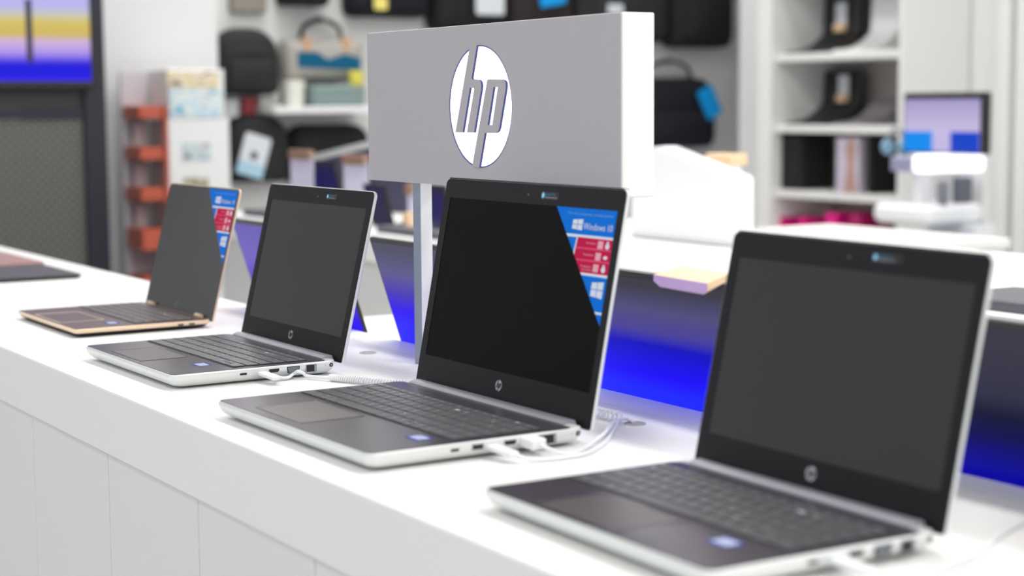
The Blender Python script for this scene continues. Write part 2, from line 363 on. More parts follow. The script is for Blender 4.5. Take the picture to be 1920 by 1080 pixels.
def laptop(name, x, y, rz, W, D, t, lid_a, Lh, label, kind='silver', kb=None, pad=None, disp=None, spk=None, sticker=None, badge=None, usb_a=False, lvl=2, group=None, scr=None, kids=None, intel=None, hx=0.0031, hz=-0.0019, z=0.9002, rim_top=False):
    root = empty(name, (x, y, z), rz, label, 'laptop', group)
    shell = {'silver': M['silver'], 'gold': M['gold'], 'black': M['black'], 'white': M['white']}[kind]
    deckm = {'silver': M['deck'], 'gold': M['bronze'], 'black': M['black'], 'white': M['white']}[kind]
    # base: tapered shell with rounded corners and edges
    bm = bmesh.new(); rc = 0.011 if kind == 'silver' else 0.006
    if kind == 'silver':
        prof = [(0.016, 0.0015), (0.010, 0.0030), (0.0045, 0.0065), (0.0015, 0.0105), (0.0, 0.0145), (0.0, 0.0180), (0.0010, 0.0195)]
    else:
        prof = [(0.012, 0.0015), (0.006, 0.0030), (0.002, 0.0066), (0.0, t-0.0045), (0.0, t-0.0012), (0.0012, t)]
    prof = [(a, zz if i < len(prof)-1 else t-0.0006) for i, (a, zz) in enumerate(prof)]
    rings = []
    for ins, zz in prof:
        back = D-0.004-ins*0.5 if kind == 'silver' else D-ins
        rings.append([(px_, py_, zz) for px_, py_ in ring(ins, ins, W-ins, back, rc, 5)])
    loft(bm, rings)
    if kind == 'gold':
        for fc in bm.faces:
            if fc.calc_center_median().z < 0.0062: fc.material_index = 1
    base = fin(bm, 'base', [shell, M['rubber']] if kind == 'gold' else shell, root, True)
    for fx in (0.04, W-0.04):
        for fy in (0.035, D-0.04):
            box_obj('foot', (fx-0.012, fy-0.003, 0.0), (fx+0.012, fy+0.003, 0.0028), M['rubber'], base)
    bm = bmesh.new(); dk = D-0.018 if kind == 'silver' else D-0.004; di = 0.0018
    loft(bm, [[(a, b, t-0.0008) for a, b in ring(di, di, W-di, dk, rc*0.8, 5)], [(a, b, t) for a, b in ring(di+0.0003, di+0.0003, W-di-0.0003, dk, rc*0.8, 5)]])
    deck = fin(bm, 'deck', deckm, root)
    if lvl >= 2 and kb: keyboard(root, kb[0], kb[1], kb[2], kb[3], t, kb[4], 'well' if kind != 'gold' else 'bkey', None if kind != 'gold' else M['bkey'], pre=kind)
    elif kb: box_obj('keyboard', (kb[0], kb[1], t), (kb[2], kb[3], t+0.001), M['key'] if kind != 'white' else M['vga'], root)
    if pad:
        box_obj('touchpad', (pad[0], pad[1], t), (pad[2], pad[3], t+0.0003), M['pad'] if kind != 'gold' else M['bronze'], root)
        bm = bmesh.new(); e = 0.0007 if kind != 'gold' else 0.0016
        for q in ((pad[0]-e, pad[1]-e, pad[2]+e, pad[1]), (pad[0]-e, pad[3], pad[2]+e, pad[3]+e), (pad[0]-e, pad[1], pad[0], pad[3]), (pad[2], pad[1], pad[2]+e, pad[3])):
            add_box(bm, (q[0]-(0.003 if kind == 'gold' and q[2] == pad[0] else 0), q[1], t), (q[2], q[3], t+0.0005))  # wider left gold edge imitates its bright reflection
        fin(bm, 'touchpad_rim', M['padline'] if kind != 'gold' else M['gold'], root)
    if kind == 'silver':
        bm = bmesh.new(); hy0, hy1 = D-0.0175, D-0.0005
        pf = [(hy0, t-0.004), (hy0, t+0.0008), (hy0+0.003, t+0.0028), (hy0+0.008, t+0.0040), (hy1-0.002, t+0.0036), (hy1, t-0.002), (hy1, t-0.004)]
        loft(bm, [[(W*0.055, a, b) for a, b in pf], [(W*0.945, a, b) for a, b in pf]]); fin(bm, 'hinge_cover', M['hinge'], root, True)
        for hxx in ((0.004, W*0.055-0.0004), (W*0.945+0.0004, W-0.004)):
            box_obj('base_corner', (hxx[0], hy0, t-0.0008), (hxx[1], D-0.008, t+0.0003), shell, root)
    elif lvl >= 2:
        for hxx in (0.035, W-0.055):
            bm = bmesh.new(); tube(bm, [(hxx, D-0.003, t+0.0015), (hxx+0.022, D-0.003, t+0.0015)], 0.0038, 12); fin(bm, 'hinge', M['gold'], root, True)
    if intel:
        ix, iy = intel; bm = bmesh.new(); prism(bm, ring(ix-0.0125, iy-0.010, ix+0.0125, iy+0.010, 0.003, 3), t, t+0.0002)
        prism(bm, ring(ix-0.010, iy-0.0065, ix+0.010, iy+0.007, 0.002, 3), t+0.0002, t+0.0003, mi=1); 
        add_text(bm, 'intel', ix, iy+0.002, t+0.00035, ht=0.004, mi=0); add_text(bm, 'CORE i5', ix, iy-0.0035, t+0.00035, ht=0.002, mi=0)
        tag(raw(bm, 'processor_sticker', [M['ibl'], M['iwh']], root), 'small white and blue processor sticker')
    # right-hand ports
    def port(nm, y0, y1, z0, z1, m, rim=None):
        g = None
        if rim: g = box_obj(nm, (W-0.004, y0-0.0008, z0-0.0008), (W+0.0002, y1+0.0008, z1+0.0008), rim, base)
        o = box_obj(nm if not rim else 'opening', (W-0.004, y0, z0), (W+0.0004, y1, z1), m, base if not rim else base); return o
    if kind == 'silver' and lvl >= 2:
        sh = 0.0
        port('usb_c_port', 0.0930, 0.1020, 0.0115, 0.0142, M['black'])
        if usb_a: port('usb_port', 0.1180, 0.1300, 0.0110, 0.0155, M['black'], M['portmetal'])
        k = 0.011 if usb_a else 0.0
        bm = bmesh.new(); hp_ = [(0.1335+k*2, 0.0158), (0.1475+k*2, 0.0158), (0.1475+k*2, 0.0135), (0.1455+k*2, 0.0112), (0.1355+k*2, 0.0112), (0.1335+k*2, 0.0135)]
        prism(bm, hp_, W-0.004, W+0.0004, lambda p: Vector((p[2], p[0], p[1]))); fin(bm, 'hdmi_port', M['black'], base)
        v0 = 0.1590+k*2.5
        bm = bmesh.new(); vp = [(v0, 0.0168), (v0+0.0175, 0.0168), (v0+0.0180, 0.0155), (v0+0.0160, 0.0085), (v0+0.0150, 0.0078), (v0+0.0025, 0.0078), (v0+0.0015, 0.0085), (v0-0.0005, 0.0155)]
        cx_, cz_ = v0+0.00875, 0.0125
        prism(bm, vp, W-0.003, W+0.0005, lambda p: Vector((p[2], p[0], p[1])))
        prism(bm, [(cx_+(a-cx_)*0.86, cz_+(b-cz_)*0.82) for a, b in vp], W, W+0.0008, lambda p: Vector((p[2], p[0], p[1])), mi=1)
        for rr_, nn in ((0.0148, 5), (0.0125, 5), (0.0103, 5)):
            for q in range(nn):
                prism(bm, circ(cx_+(q-2)*0.0026+(0.0007 if rr_ == 0.0125 else 0), rr_, 0.0006, n=6), W, W+0.0011, lambda p: Vector((p[2], p[0], p[1])), mi=0)
        fin(bm, 'vga_port', [M['black'], M['vga']], base)
        e0 = 0.1865+k*1.6
        port('ethernet_port', e0, e0+0.0140, 0.0075, 0.0165, M['black'], M['portmetal'])
        box_obj('port_contacts', (W-0.003, e0+0.0115, 0.008), (W+0.0005, e0+0.0135, 0.0160), M['portmetal'], base)
        pj = 0.2254+k*2.1 if usb_a else 0.2235
        pj = min(pj, D-0.013)
        bm = bmesh.new(); prism(bm, circ(pj, 0.0140, 0.0026, n=20), W-0.004, W+0.0004, lambda p: Vector((p[2], p[0], p[1]))); fin(bm, 'power_jack', M['black'], base)
        bm = bmesh.new(); prism(bm, circ(pj, 0.0140, 0.0010, n=12), W, W+0.0007, lambda p: Vector((p[2], p[0], p[1]))); fin(bm, 'jack_pin', M['portmetal'], base)
        bm = bmesh.new(); prism(bm, circ(pj-0.0085, 0.0140, 0.0004, n=10), W-0.001, W+0.0004, lambda p: Vector((p[2], p[0], p[1]))); fin(bm, 'status_light', M['black'], base)
    if kind == 'gold':
        for py_ in (D-0.055, D-0.036):
            port('usb_c_port', py_, py_+0.009, 0.0075, 0.0100, M['black'])
    # lid
    cu, su = math.cos(lid_a), math.sin(lid_a)
    hb = Vector((0, D+hx, t+hz))
    def lf(p): return hb+Vector((1, 0, 0))*p[0]+Vector((0, su, cu))*p[1]+Vector((0, -cu, su))*p[2]
    th = 0.0062 if kind == 'silver' else 0.0048
    v0 = -0.003
    if kind == 'silver': v0 = -0.004
    ov = 0.0006
    lc = [0.004, 0.008, 0.008, 0.004]
    def lr(i, r_=lc): return ring(i, v0+i, W-i, Lh-i, [max(0.001, q-i) for q in r_], 5)
    bm = bmesh.new()
    loft(bm, [[(a, b, -th) for a, b in lr(0.003)], [(a, b, -th+0.0012) for a, b in lr(0.0008)], [(a, b, -th+0.003) for a, b in lr(0)], [(a, b, -0.0008) for a, b in lr(0)], [(a, b, -0.0006) for a, b in lr(0.0006)]], lf)
    lid = fin(bm, 'lid', shell, root, True)
    dx0, dy0, dx1, dy1 = disp
    bm = bmesh.new(); e = 0.0012 if kind == 'silver' else 0.0016
    outer = ring(e, v0+0.0006, W-e, Lh-e, [0.003, 0.007, 0.007, 0.003], 5); inner = ring(dx0, dy0, dx1, dy1, 0.0006, 5)
    loft(bm, [[(a, b, -0.0007) for a, b in outer], [(a, b, 0.0) for a, b in outer], [(a, b, 0.0) for a, b in inner], [(a, b, -0.0006) for a, b in inner]], lf, caps=False)
    fin(bm, 'bezel', M['bezel'] if kind != 'gold' else M['glass'], lid)
    box_obj('display', (dx0-0.001, dy0-0.001, -0.0008), (dx1+0.001, dy1+0.001, -0.0004 if kind != 'gold' else -0.00005), scr or M['display'], lid, lf)
    if lvl >= 2:
        lx, ly, lr_ = W/2+(0.0 if kind == 'silver' else -0.006), (dy0+v0)/2+0.004, 0.0064 if kind == 'silver' else 0.005
        if kind == 'silver':
            def lgf(p): return lf((lx+p[0]*lr_, ly+p[1]*lr_, p[2]))
            bm = bmesh.new(); prism(bm, circ(0, 0, 1, n=32), 0.0, 0.0003, lgf); g = fin(bm, 'logo', M['portmetal'], lid)
            logo_letters('logo_letters', lgf, 0.0003, 0.0005, M['bezel'], lid)
        else:
            bm = bmesh.new()
            for q in (-1.5, -0.5, 0.5, 1.5):
                s_ = 0.0010; x_ = lx+q*0.0024; hh = 0.006 if abs(q) < 1 else 0.004
                prism(bm, [(x_-0.0004-hh*0.15, ly-hh), (x_+0.0004-hh*0.15, ly-hh), (x_+0.0004+hh*0.15, ly+hh), (x_-0.0004+hh*0.15, ly+hh)], 0.0001, 0.0004, lf)
            fin(bm, 'logo', M['portmetal'], lid)
        if rim_top: box_obj('top_rim', (0.007, Lh-0.0008, -th+0.0002), (W-0.007, Lh+0.0005, 0.0), M['bezel'], lid, lf)
        cy = (dy1+Lh)/2-0.0015
        bm = bmesh.new(); prism(bm, circ(W/2, cy, 0.0018, n=20), 0, 0.0002, lf); prism(bm, circ(W/2, cy, 0.0009, n=16), 0.0001, 0.0004, lf, 1); fin(bm, 'webcam', [M['black'], M['vga']], lid)
    if badge:
        bx0, bx1, by0, by1 = badge; hh = by1-by0; cc = (bx0+hh*0.52, (by0+by1)/2)
        bm = bmesh.new(); prism(bm, ring(bx0, by0, bx1, by1, 0.0008, 2), 0.0, 0.0003, lf)
        prism(bm, circ(cc[0], cc[1], hh*0.42, n=24), 0.0003, 0.0004, lf, 1); prism(bm, circ(cc[0], cc[1], hh*0.22, hh*0.30, n=18), 0.0004, 0.0005, lf, 2)
        add_text(bm, 'Hello PC', bx0+hh*2.2, by0+hh*0.64, 0.00045, wd=hh*2.2, ht=hh*0.30, f=lf, mi=1)
        add_text(bm, 'fingerprint', bx0+hh*2.4, by0+hh*0.25, 0.00045, wd=hh*2.6, ht=hh*0.24, f=lf, mi=4)
        tag(raw(bm, 'feature_label', [M['black'], M['cyan'], M['pcyan'], M['vga'], M['legend']], lid), 'small black label with a cyan round icon')
    if sticker:
        X1, Y1, sw, sh_, sm = sticker     # right, top, width, height of the slanted promo sticker
        # outline in its own units: u 0..1 from left point to right edge, v 0..1 from bottom tip to top
        def sp(u, v): return (X1-sw+u*sw, Y1-sh_+v*sh_)
        def edge(v): return 1-v       # slanted left edge
        z_ = 0.0002
        def cut(poly):                # clip a quad's left side to the slant
            return [sp(max(u, edge(v)), v) for u, v in poly]
        bm = bmesh.new(); zz = 0.0
        prism(bm, [sp(0, 1), sp(1, 1), sp(1, 0)], 0.0, z_, lf, 0)
        def q(poly, mi, h): prism(bm, cut(poly), z_, z_+h*0.00008, lf, mi)
        q([(edge(0.742), 0.742), (1, 0.742), (1, 0.768), (edge(0.768), 0.768)], 3, 1)
        q([(0.415, 0.742), (0.395, 0.605), (0.415, 0.585), (0.445, 0.742)], 3, 1)
        prism(bm, [sp(0.435, 0.745), sp(1, 0.745), sp(1, 0.435), sp(edge(0.435), 0.435), sp(edge(0.585)+0.0, 0.585)], z_, z_+0.0001, lf, 1)
        for v_ in (0.645, 0.540): q([(max(0.42, edge(v_)), v_), (1, v_), (1, v_+0.014), (max(0.425, edge(v_)), v_+0.014)], 2, 2)
        q([(edge(0.415), 0.415), (1, 0.415), (1, 0.438), (edge(0.438), 0.438)], 3, 2)
        q([(edge(0.095), 0.095), (1, 0.095), (1, 0.115), (edge(0.115), 0.115)], 3, 1)
        zt = z_+0.0003
        def win(u, v, wv, hv):
            for (a0, a1, b0, b1) in ((0, 0.46, 0, 0.47), (0.52, 1, 0, 0.47), (0, 0.46, 0.53, 1), (0.52, 1, 0.53, 1)):
                def pt(a, b):
                    sk = 0.10*(1-a)      # perspective-looking pane
                    return sp(u+a*wv, v+(sk+(1-2*sk)*b)*hv)
                prism(bm, [pt(a0, b0), pt(a1, b0), pt(a1, b1), pt(a0, b1)], z_, zt, lf, 3)
        win(0.315, 0.805, 0.165, 0.100); win(0.778, 0.232, 0.185, 0.145)
        c_ = sp(0.735, 0.845); add_text(bm, 'Windows 10', c_[0], c_[1], zt, wd=sw*0.47, ht=sh_*0.062, f=lf, mi=3)
        c_ = sp(0.58, 0.948); add_text(bm, 'Этот ПК: все для вас и вашей работы', c_[0], c_[1], zt, wd=sw*0.74, ht=sh_*0.028, f=lf, mi=4)
        for i, v_ in enumerate((0.695, 0.592, 0.49)):
            c_ = sp(0.80-i*0.02, v_); bxp = [sp(0.775-i*0.01+a, v_+b-0.035) for a, b in ((0, 0), (0.085, 0), (0.085, 0.068), (0, 0.068))]
            prism(bm, bxp, z_, z_+0.0002, lf, 5)
            e_ = sp(0.93-i*0.005, v_); ww = sw*0.032; hh = sh_*(0.036 if i != 1 else 0.022)
            prism(bm, circ(e_[0], e_[1]-hh*0.2, ww, hh*0.75, n=14), z_, zt, lf, 3)
            if i != 1: prism(bm, circ(e_[0], e_[1]+hh*0.6, ww*0.55, hh*0.4, n=12), z_, zt, lf, 3)
            c_ = sp(0.665-i*0.015, v_+0.005); add_text(bm, ['Антивирус', 'Подарок', 'Установка и'][i], c_[0], c_[1], zt, wd=sw*0.17, ht=sh_*0.022, f=lf, mi=5)
            if i == 2: c_ = sp(0.655, v_-0.025); add_text(bm, 'настройка', c_[0], c_[1], zt, wd=sw*0.15, ht=sh_*0.022, f=lf, mi=5)
        tag(raw(bm, 'promo_sticker', [M['blue'], M['red'], M['pink'], M['print'], M['print2'], mat('sticker rose print', srgb(238, 170, 186), 0.45)], lid), 'triangular blue and crimson Windows 10 sticker')
    return root

laptop('laptop', -1.1608, 0.1182, R(0.18), 0.3083, 0.2231, 0.014, R(14.39), 0.2165,
       'rose gold edged thin laptop with bronze deck, farthest of the open laptops', 'gold', kb=(0.012, 0.100, 0.296, 0.200, False), pad=(0.084, 0.008, 0.212, 0.078),
       disp=(0.006, 0.016, 0.3023, 0.2105), sticker=(0.3015, 0.2125, 0.121, 0.121, 0), scr=M['glass'], intel=(0.262, 0.075))
laptop('laptop', -0.6274, 0.0608, R(0.59), 0.3329, 0.2356, 0.020, R(13.58), 0.2292,
       'silver laptop with grey blank screen and no promo sticker, left of the sign post', 'silver', kb=(0.012, 0.088, 0.319, 0.196, False), pad=(0.080, 0.012, 0.194, 0.077),
       disp=(0.0158, 0.0298, 0.3170, 0.2050), badge=(0.1935, 0.2265, 0.2130, 0.2205), intel=(0.270, 0.066))
laptop('laptop', -0.0921, 0.0407, R(0.47), 0.3762, 0.2590, 0.020, R(11.02), 0.2525,
       'large silver laptop with black screen and blue corner sticker, in front of the sign', 'silver', kb=(0.011, 0.101, 0.365, 0.210, True), pad=(0.072, 0.018, 0.190, 0.092),
       disp=(0.0150, 0.0346, 0.3640, 0.2285), badge=(0.2144, 0.2502, 0.2350, 0.2438), sticker=(0.3638, 0.2283, 0.1144, 0.1224, 0), scr=M['display3'], usb_a=True, intel=(0.331, 0.082), rim_top=True)
laptop('laptop', 0.4684, 0.0608, R(-0.93), 0.3283, 0.2296, 0.020, R(12.26), 0.2216,
       'nearest silver laptop with blank grey screen, at the right end of the row', 'silver', kb=(0.012, 0.084, 0.316, 0.190, False), pad=(0.080, 0.010, 0.194, 0.074),
       disp=(0.0140, 0.0290, 0.3150, 0.1965), badge=(0.1930, 0.2300, 0.2060, 0.2135), intel=(0.268, 0.062), rim_top=True)

# ------------------------------------------------------------------ cables
def cable_obj(label, plugs, paths, coils=(), cat='cable'):
    root = empty('charging_cable', paths[0][-1], 0, label, cat); o0 = Vector(paths[0][-1]); o0 = Vector((o0.x, o0.y, 0.9)); root.location = o0
    for (p, d, L_, w_, h_) in plugs:
        d = Vector(d).normalized(); sd = d.cross(Vector((0, 0, 1))).normalized(); p = Vector(p)-o0
        def f(q): return p+d*q[0]+sd*q[1]+Vector((0, 0, 1))*q[2]
        box_obj('plug', (0, -w_/2, -h_/2), (L_, w_/2, h_/2), M['white'], root, f, bev=0.0012)
    for pa in paths:
        bm = bmesh.new(); tube(bm, [q-o0 for q in smooth_path(pa)], 0.0021, 8); fin(bm, 'cord', M['cable'], root, True)
    for pa, rad, turns in coils:
        sp_ = smooth_path(pa, 10); L_ = len(sp_); out = []; N = turns*12
        for i in range(N+1):
            u = i/N*(L_-1); k = min(int(u), L_-2); p = sp_[k].lerp(sp_[k+1], u-k); tt = (sp_[k+1]-sp_[k]).normalized()
            a = tt.cross(Vector((0, 0, 1))).normalized(); b = a.cross(tt); an = 2*math.pi*turns*i/N
            out.append(p+(a*math.cos(an)+b*math.sin(an))*rad-o0)
        bm = bmesh.new(); tube(bm, out, 0.0013, 6); fin(bm, 'coiled_cord', M['cable'], root, True)
    return root
def lp(base, rz, x, y, z):
    c, s_ = math.cos(rz), math.sin(rz); return Vector((base[0]+x*c-y*s_, base[1]+x*s_+y*c, 0.9+z))
B2 = (-0.6274, 0.0608); r2 = R(0.59); B3 = (-0.0921, 0.0407); r3 = R(0.47); B4 = (0.4684, 0.0608); r4 = R(-0.93)
V3 = Vector
a = lp(B2, r2, 0.3335, 0.1235, 0.0118)
cable_obj('white coiled cable plugged into the silver laptop left of the sign post', [(a+V3((-0.004, 0, 0)), (1, 0.12, -0.06), 0.040, 0.0125, 0.0052)],
          [[a+V3((0.035, 0.005, -0.0025)), V3((-0.288, 0.205, 0.9055)), V3((-0.292, 0.2215, 0.9035)), V3((-0.2950, 0.2318, 0.9075)), V3((-0.2865, 0.2340, 0.9115)), V3((-0.2845, 0.2405, 0.9085)), V3((-0.2830, 0.2466, 0.9045)), V3((-0.2521, 0.2641, 0.9045))]],
          [([V3((-0.2521, 0.2641, 0.905)), V3((-0.215, 0.283, 0.905)), V3((-0.165, 0.312, 0.905)), V3((-0.15, 0.36, 0.905)), V3((-0.20, 0.41, 0.905))], 0.0036, 56)])
a = lp(B3, r3, 0.3765, 0.140, 0.0116); b = lp(B3, r3, 0.3765, 0.1845, 0.0128)
cable_obj('white cables plugged into the large laptop with the corner sticker, looping to the grommet', [(a+V3((-0.004, 0, 0)), (1, 0.15, -0.07), 0.040, 0.013, 0.0055), (b+V3((-0.004, 0, 0)), (1, 0.1, -0.05), 0.022, 0.019, 0.0105)],
          [[a+V3((0.035, 0.006, -0.003)), V3((0.3260, 0.206, 0.9035)), V3((0.330, 0.240, 0.9025)), V3((0.325, 0.272, 0.9025)), V3((0.288, 0.320, 0.9025)), V3((0.232, 0.372, 0.9045)), V3((0.200, 0.402, 0.909)), V3((0.185, 0.412, 0.904))],
           [b+V3((0.018, 0.002, -0.001)), V3((0.315, 0.247, 0.9032)), V3((0.313, 0.270, 0.9025)), V3((0.275, 0.325, 0.907)), V3((0.225, 0.376, 0.9085)), V3((0.203, 0.408, 0.905)), V3((0.211, 0.413, 0.9018))]],
          [([V3((0.150, 0.402, 0.9065)), V3((0.172, 0.400, 0.9065)), V3((0.195, 0.404, 0.9065))], 0.0055, 7)])
a = lp(B4, r4, 0.3286, 0.120, 0.0116)
cable_obj('white cable plugged into the nearest laptop, running off to the right', [(a+V3((-0.004, 0, 0)), (1, 0.15, -0.07), 0.038, 0.013, 0.0055)],
          [[a+V3((0.033, 0.005, -0.003)), V3((0.845, 0.195, 0.9030)), V3((0.842, 0.235, 0.9025)), V3((0.822, 0.300, 0.9025)), V3((0.790, 0.36, 0.9025)), V3((0.768, 0.414, 0.9025)), V3((0.760, 0.445, 0.9025))]], [])

# ------------------------------------------------------------------ closed laptops at the left end of the table
def closed(x0, y0, x1, y1, m, label, th=0.012):
    r_ = empty('closed_laptop', (x0, y0, 0.9), 0, label, 'laptop')
    W_, D_ = x1-x0, y1-y0
    bm = bmesh.new(); loft(bm, [[(a, b, z) for a, b in ring(i, i, W_-i, D_-i, 0.008, 4)] for i, z in ((0.006, 0.0), (0.0, 0.004), (0.0, th*0.55))]); fin(bm, 'base', m, r_)
    bm = bmesh.new(); loft(bm, [[(a, b, z) for a, b in ring(i, i, W_-i, D_-i, 0.008, 4)] for i, z in ((0.0, th*0.58), (0.0, th-0.001), (0.002, th))]); fin(bm, 'lid', m, r_)
closed(-2.05, 0.24, -1.775, 0.43, mat('charcoal lid', srgb(52, 48, 54), 0.5), 'dark charcoal closed laptop lying flat on the far left of the long table', 0.01)
closed(-2.46, 0.25, -2.10, 0.45, mat('rose lid', srgb(158, 122, 118), 0.5, 0.2), 'rose coloured closed laptop lying flat beyond the charcoal one', 0.01)

# ------------------------------------------------------------------ leaning blue displays behind the table
def leaning(x0, x1, stops, label, tilt=0.0, k=0.32):
    r_ = empty('tilted_display', ((x0+x1)/2, 0.553, 0.83), 0, label, 'display', 'blue lit displays leaning behind the long table')
    W_ = (x1-x0)/2; an = math.atan(k); c_, s_ = math.cos(an), math.sin(an)
    def f(p): return Vector((p[0], -p[1]*s_-p[2]*c_, p[1]*c_-p[2]*s_+0.002))
    L_ = 0.238
    bm = bmesh.new(); loft(bm, [[(a, b, z) for a, b in ring(-W_+i, i, W_-i, L_-i, 0.006, 4)] for i, z in ((0.003, -0.006), (0, -0.004), (0, 0.0), (0.0006, 0.0006))], f); h_ = fin(bm, 'housing', M['black'], r_)
    m_ = screen_mat('wallpaper '+label[:20], stops, 0, tilt)
    box_obj('screen', (-W_+0.003, 0.004, 0.0005), (W_-0.003, L_-0.007, 0.001), m_, r_, f)
    bm = bmesh.new(); loft(bm, [[(x, y, z) for x, z in ((-0.05, 0.001), (0.05, 0.001), (0.03, 0.10), (-0.03, 0.10))] for y in (0.055, 0.058)], lambda p: Vector((p[0], p[1]-max(0, p[2])*0.72, p[2]))); fin(bm, 'kickstand', M['darkmetal'], r_)
    bm = bmesh.new(); add_box(bm, (-0.05, 0.0, 0.0), (0.05, 0.06, 0.003)); fin(bm, 'foot', M['darkmetal'], r_)
    return r_
leaning(-1.09, -0.68, [(0.0, (30, 30, 255)), (0.36, (50, 20, 235)), (0.5, (80, 62, 190)), (0.72, (112, 98, 190)), (0.95, (104, 94, 176))], 'lilac and blue lit display leaning between the rose gold laptop and the next silver one')
leaning(-0.56, -0.15, [(0.0, (50, 60, 255)), (0.40, (44, 36, 255)), (0.52, (44, 0, 240)), (0.64, (70, 52, 180)), (0.78, (92, 88, 140)), (0.96, (78, 78, 98))], 'blue lit display leaning just left of the sign post')
leaning(-0.03, 0.38, [(0.0, (50, 60, 255)), (0.34, (30, 40, 255)), (0.44, (24, 0, 250)), (0.62, (0, 0, 190)), (0.70, (70, 62, 150)), (0.82, (78, 74, 122)), (0.96, (56, 56, 66))], 'blue lit display with a wooden block on its edge, leaning between the two nearest laptops', 0.0)
leaning(0.50, 0.91, [(0.0, (0, 0, 190)), (0.36, (0, 0, 150)), (0.50, (0, 0, 80)), (0.60, (4, 10, 50)), (0.70, (44, 44, 66)), (0.96, (52, 52, 66))], 'dark blue lit display leaning at the right edge behind the nearest laptop')
M['lilac'] = mat('lilac block front', srgb(205, 172, 226), 0.5, scale=12)
def wood_block(dx, dy, label, pinkish=True):
    bm = bmesh.new(); top = [(0.275, 0.392), (0.380, 0.382), (0.311, 0.468), (0.211, 0.477)]
    mid = [(x, y) for x, y in top]
    bot = [(0.281, 0.396), (0.366, 0.388), (0.300, 0.462), (0.217, 0.472)]
    bo = 1.0606
    loft(bm, [[(x+dx, y+dy, bo) for x, y in bot], [(x+dx, y+dy, bo+0.006) for x, y in mid], [(x+dx, y+dy, 1.0735) for x, y in top]])
    bm.faces.ensure_lookup_table(); bmesh.ops.recalc_face_normals(bm, faces=bm.faces)
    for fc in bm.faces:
        if fc.normal.y < -0.55 and fc.normal.x < 0.35: fc.material_index = 1  # front-facing sides get the lilac colour, the rest stays pale wood
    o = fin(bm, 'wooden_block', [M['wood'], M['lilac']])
    return tag(o, label, 'wooden block', 'pale wooden blocks on the blue displays')
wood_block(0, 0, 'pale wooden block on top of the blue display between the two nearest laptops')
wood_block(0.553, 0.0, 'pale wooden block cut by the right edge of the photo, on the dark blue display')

# ------------------------------------------------------------------ things on the second table
def far_panel(pxl, pxr, pyt, Y, stops, label):
    a = pix(pxl, 420, 1, Y).x; b = pix(pxr, 420, 1, Y).x; zt = pix((pxl+pxr)/2, pyt, 1, Y).z
    r_ = empty('tilted_display', ((a+b)/2, Y, 0.9), 0, label, 'display', 'dark blue displays on the second table'); W_ = (b-a)/2
    f = lambda p: Vector((p[0], p[1]-p[2]*0.25, p[2]))
    box_obj('housing', (-W_, 0, 0.0), (W_, 0.012, zt-0.9), M['black'], r_, f); box_obj('screen', (-W_+0.006, -0.002, 0.004), (W_-0.006, -0.0003, zt-0.9-0.008), screen_mat('far wallpaper', stops), r_, f)
    box_obj('foot', (-W_*0.5, 0.0, 0.0), (W_*0.5, 0.09, 0.006), M['black'], r_)
dk = [(0.0, (60, 60, 80)), (0.3, (24, 22, 88)), (0.8, (28, 24, 78)), (1.0, (40, 34, 60))]
far_panel(588, 650, 300, 1.72, dk, 'dark blue display on the second table between two white price cards')
far_panel(698, 735, 345, 1.66, [(0, (40, 36, 60)), (1, (44, 36, 78))], 'narrow dark display on the second table left of the sign post')
far_panel(808, 850, 345, 1.72, dk, 'dark display on the second table right of the sign post')
def card(pxl, pxr, pyt, Y, label):
    a = pix(pxl, 380, 1, Y).x; b = pix(pxr, 380, 1, Y).x; zt = pix((pxl+pxr)/2, pyt, 1, Y).z
    r_ = empty('price_card', ((a+b)/2, Y, 0.9), 0, label, 'price card', 'price cards in wooden holders on the second table'); W_ = (b-a)/2; h_ = zt-0.9
    box_obj('card', (-W_, 0, 0.02), (W_, 0.003, h_-0.02), mat('lilac white card', srgb(226, 222, 242), 0.5), r_)
    box_obj('wood_clip', (-W_*0.9, -0.012, h_-0.03), (W_*0.9, 0.012, h_), mat('brown wood', srgb(150, 118, 100), 0.5), r_, bev=0.002)
    box_obj('wood_foot', (-W_*0.8, -0.02, 0.0), (W_*0.8, 0.02, 0.055), M['wood'], r_, bev=0.002)
card(546, 588, 281, 1.66, 'white price card in a wooden holder, leftmost on the second table')
card(645, 690, 290, 1.66, 'white price card in a wooden holder just left of the silver sign')
card(764, 776, 345, 1.62, 'white price card in a wooden holder hidden partly by the sign post')
# silver lid edge rising to the right behind the sign
a = pix(600, 298, 1, 2.1); b = pix(700, 262, 1, 2.0)
r_ = empty('grey_laptop', ((a.x+b.x)/2, 2.0, 0.9), 0, 'raised grey lid with a bright slanted top edge left of the silver sign', 'laptop')
cx_ = (a.x+b.x)/2
bm = bmesh.new(); pl_ = [(a.x-cx_, 0.0), (b.x-cx_+0.25, 0.0), (b.x-cx_+0.25, b.z-0.9+0.03), (b.x-cx_, b.z-0.9), (a.x-cx_, a.z-0.9)]
prism(bm, pl_, 0, 0.02, lambda p: Vector((p[0], p[2], p[1]))); fin(bm, 'lid', mat('grey lid', srgb(70, 70, 96), 0.5), r_)
bm = bmesh.new(); e_ = [(a.x-cx_, a.z-0.9), (b.x-cx_, b.z-0.9), (b.x-cx_+0.25, b.z-0.9+0.03), (b.x-cx_+0.25, b.z-0.9+0.008), (b.x-cx_, b.z-0.9-0.024), (a.x-cx_, a.z-0.9-0.022)]
prism(bm, e_, -0.004, 0.022, lambda p: Vector((p[0], p[2], p[1]))); fin(bm, 'edge_trim', M['silver'], r_)
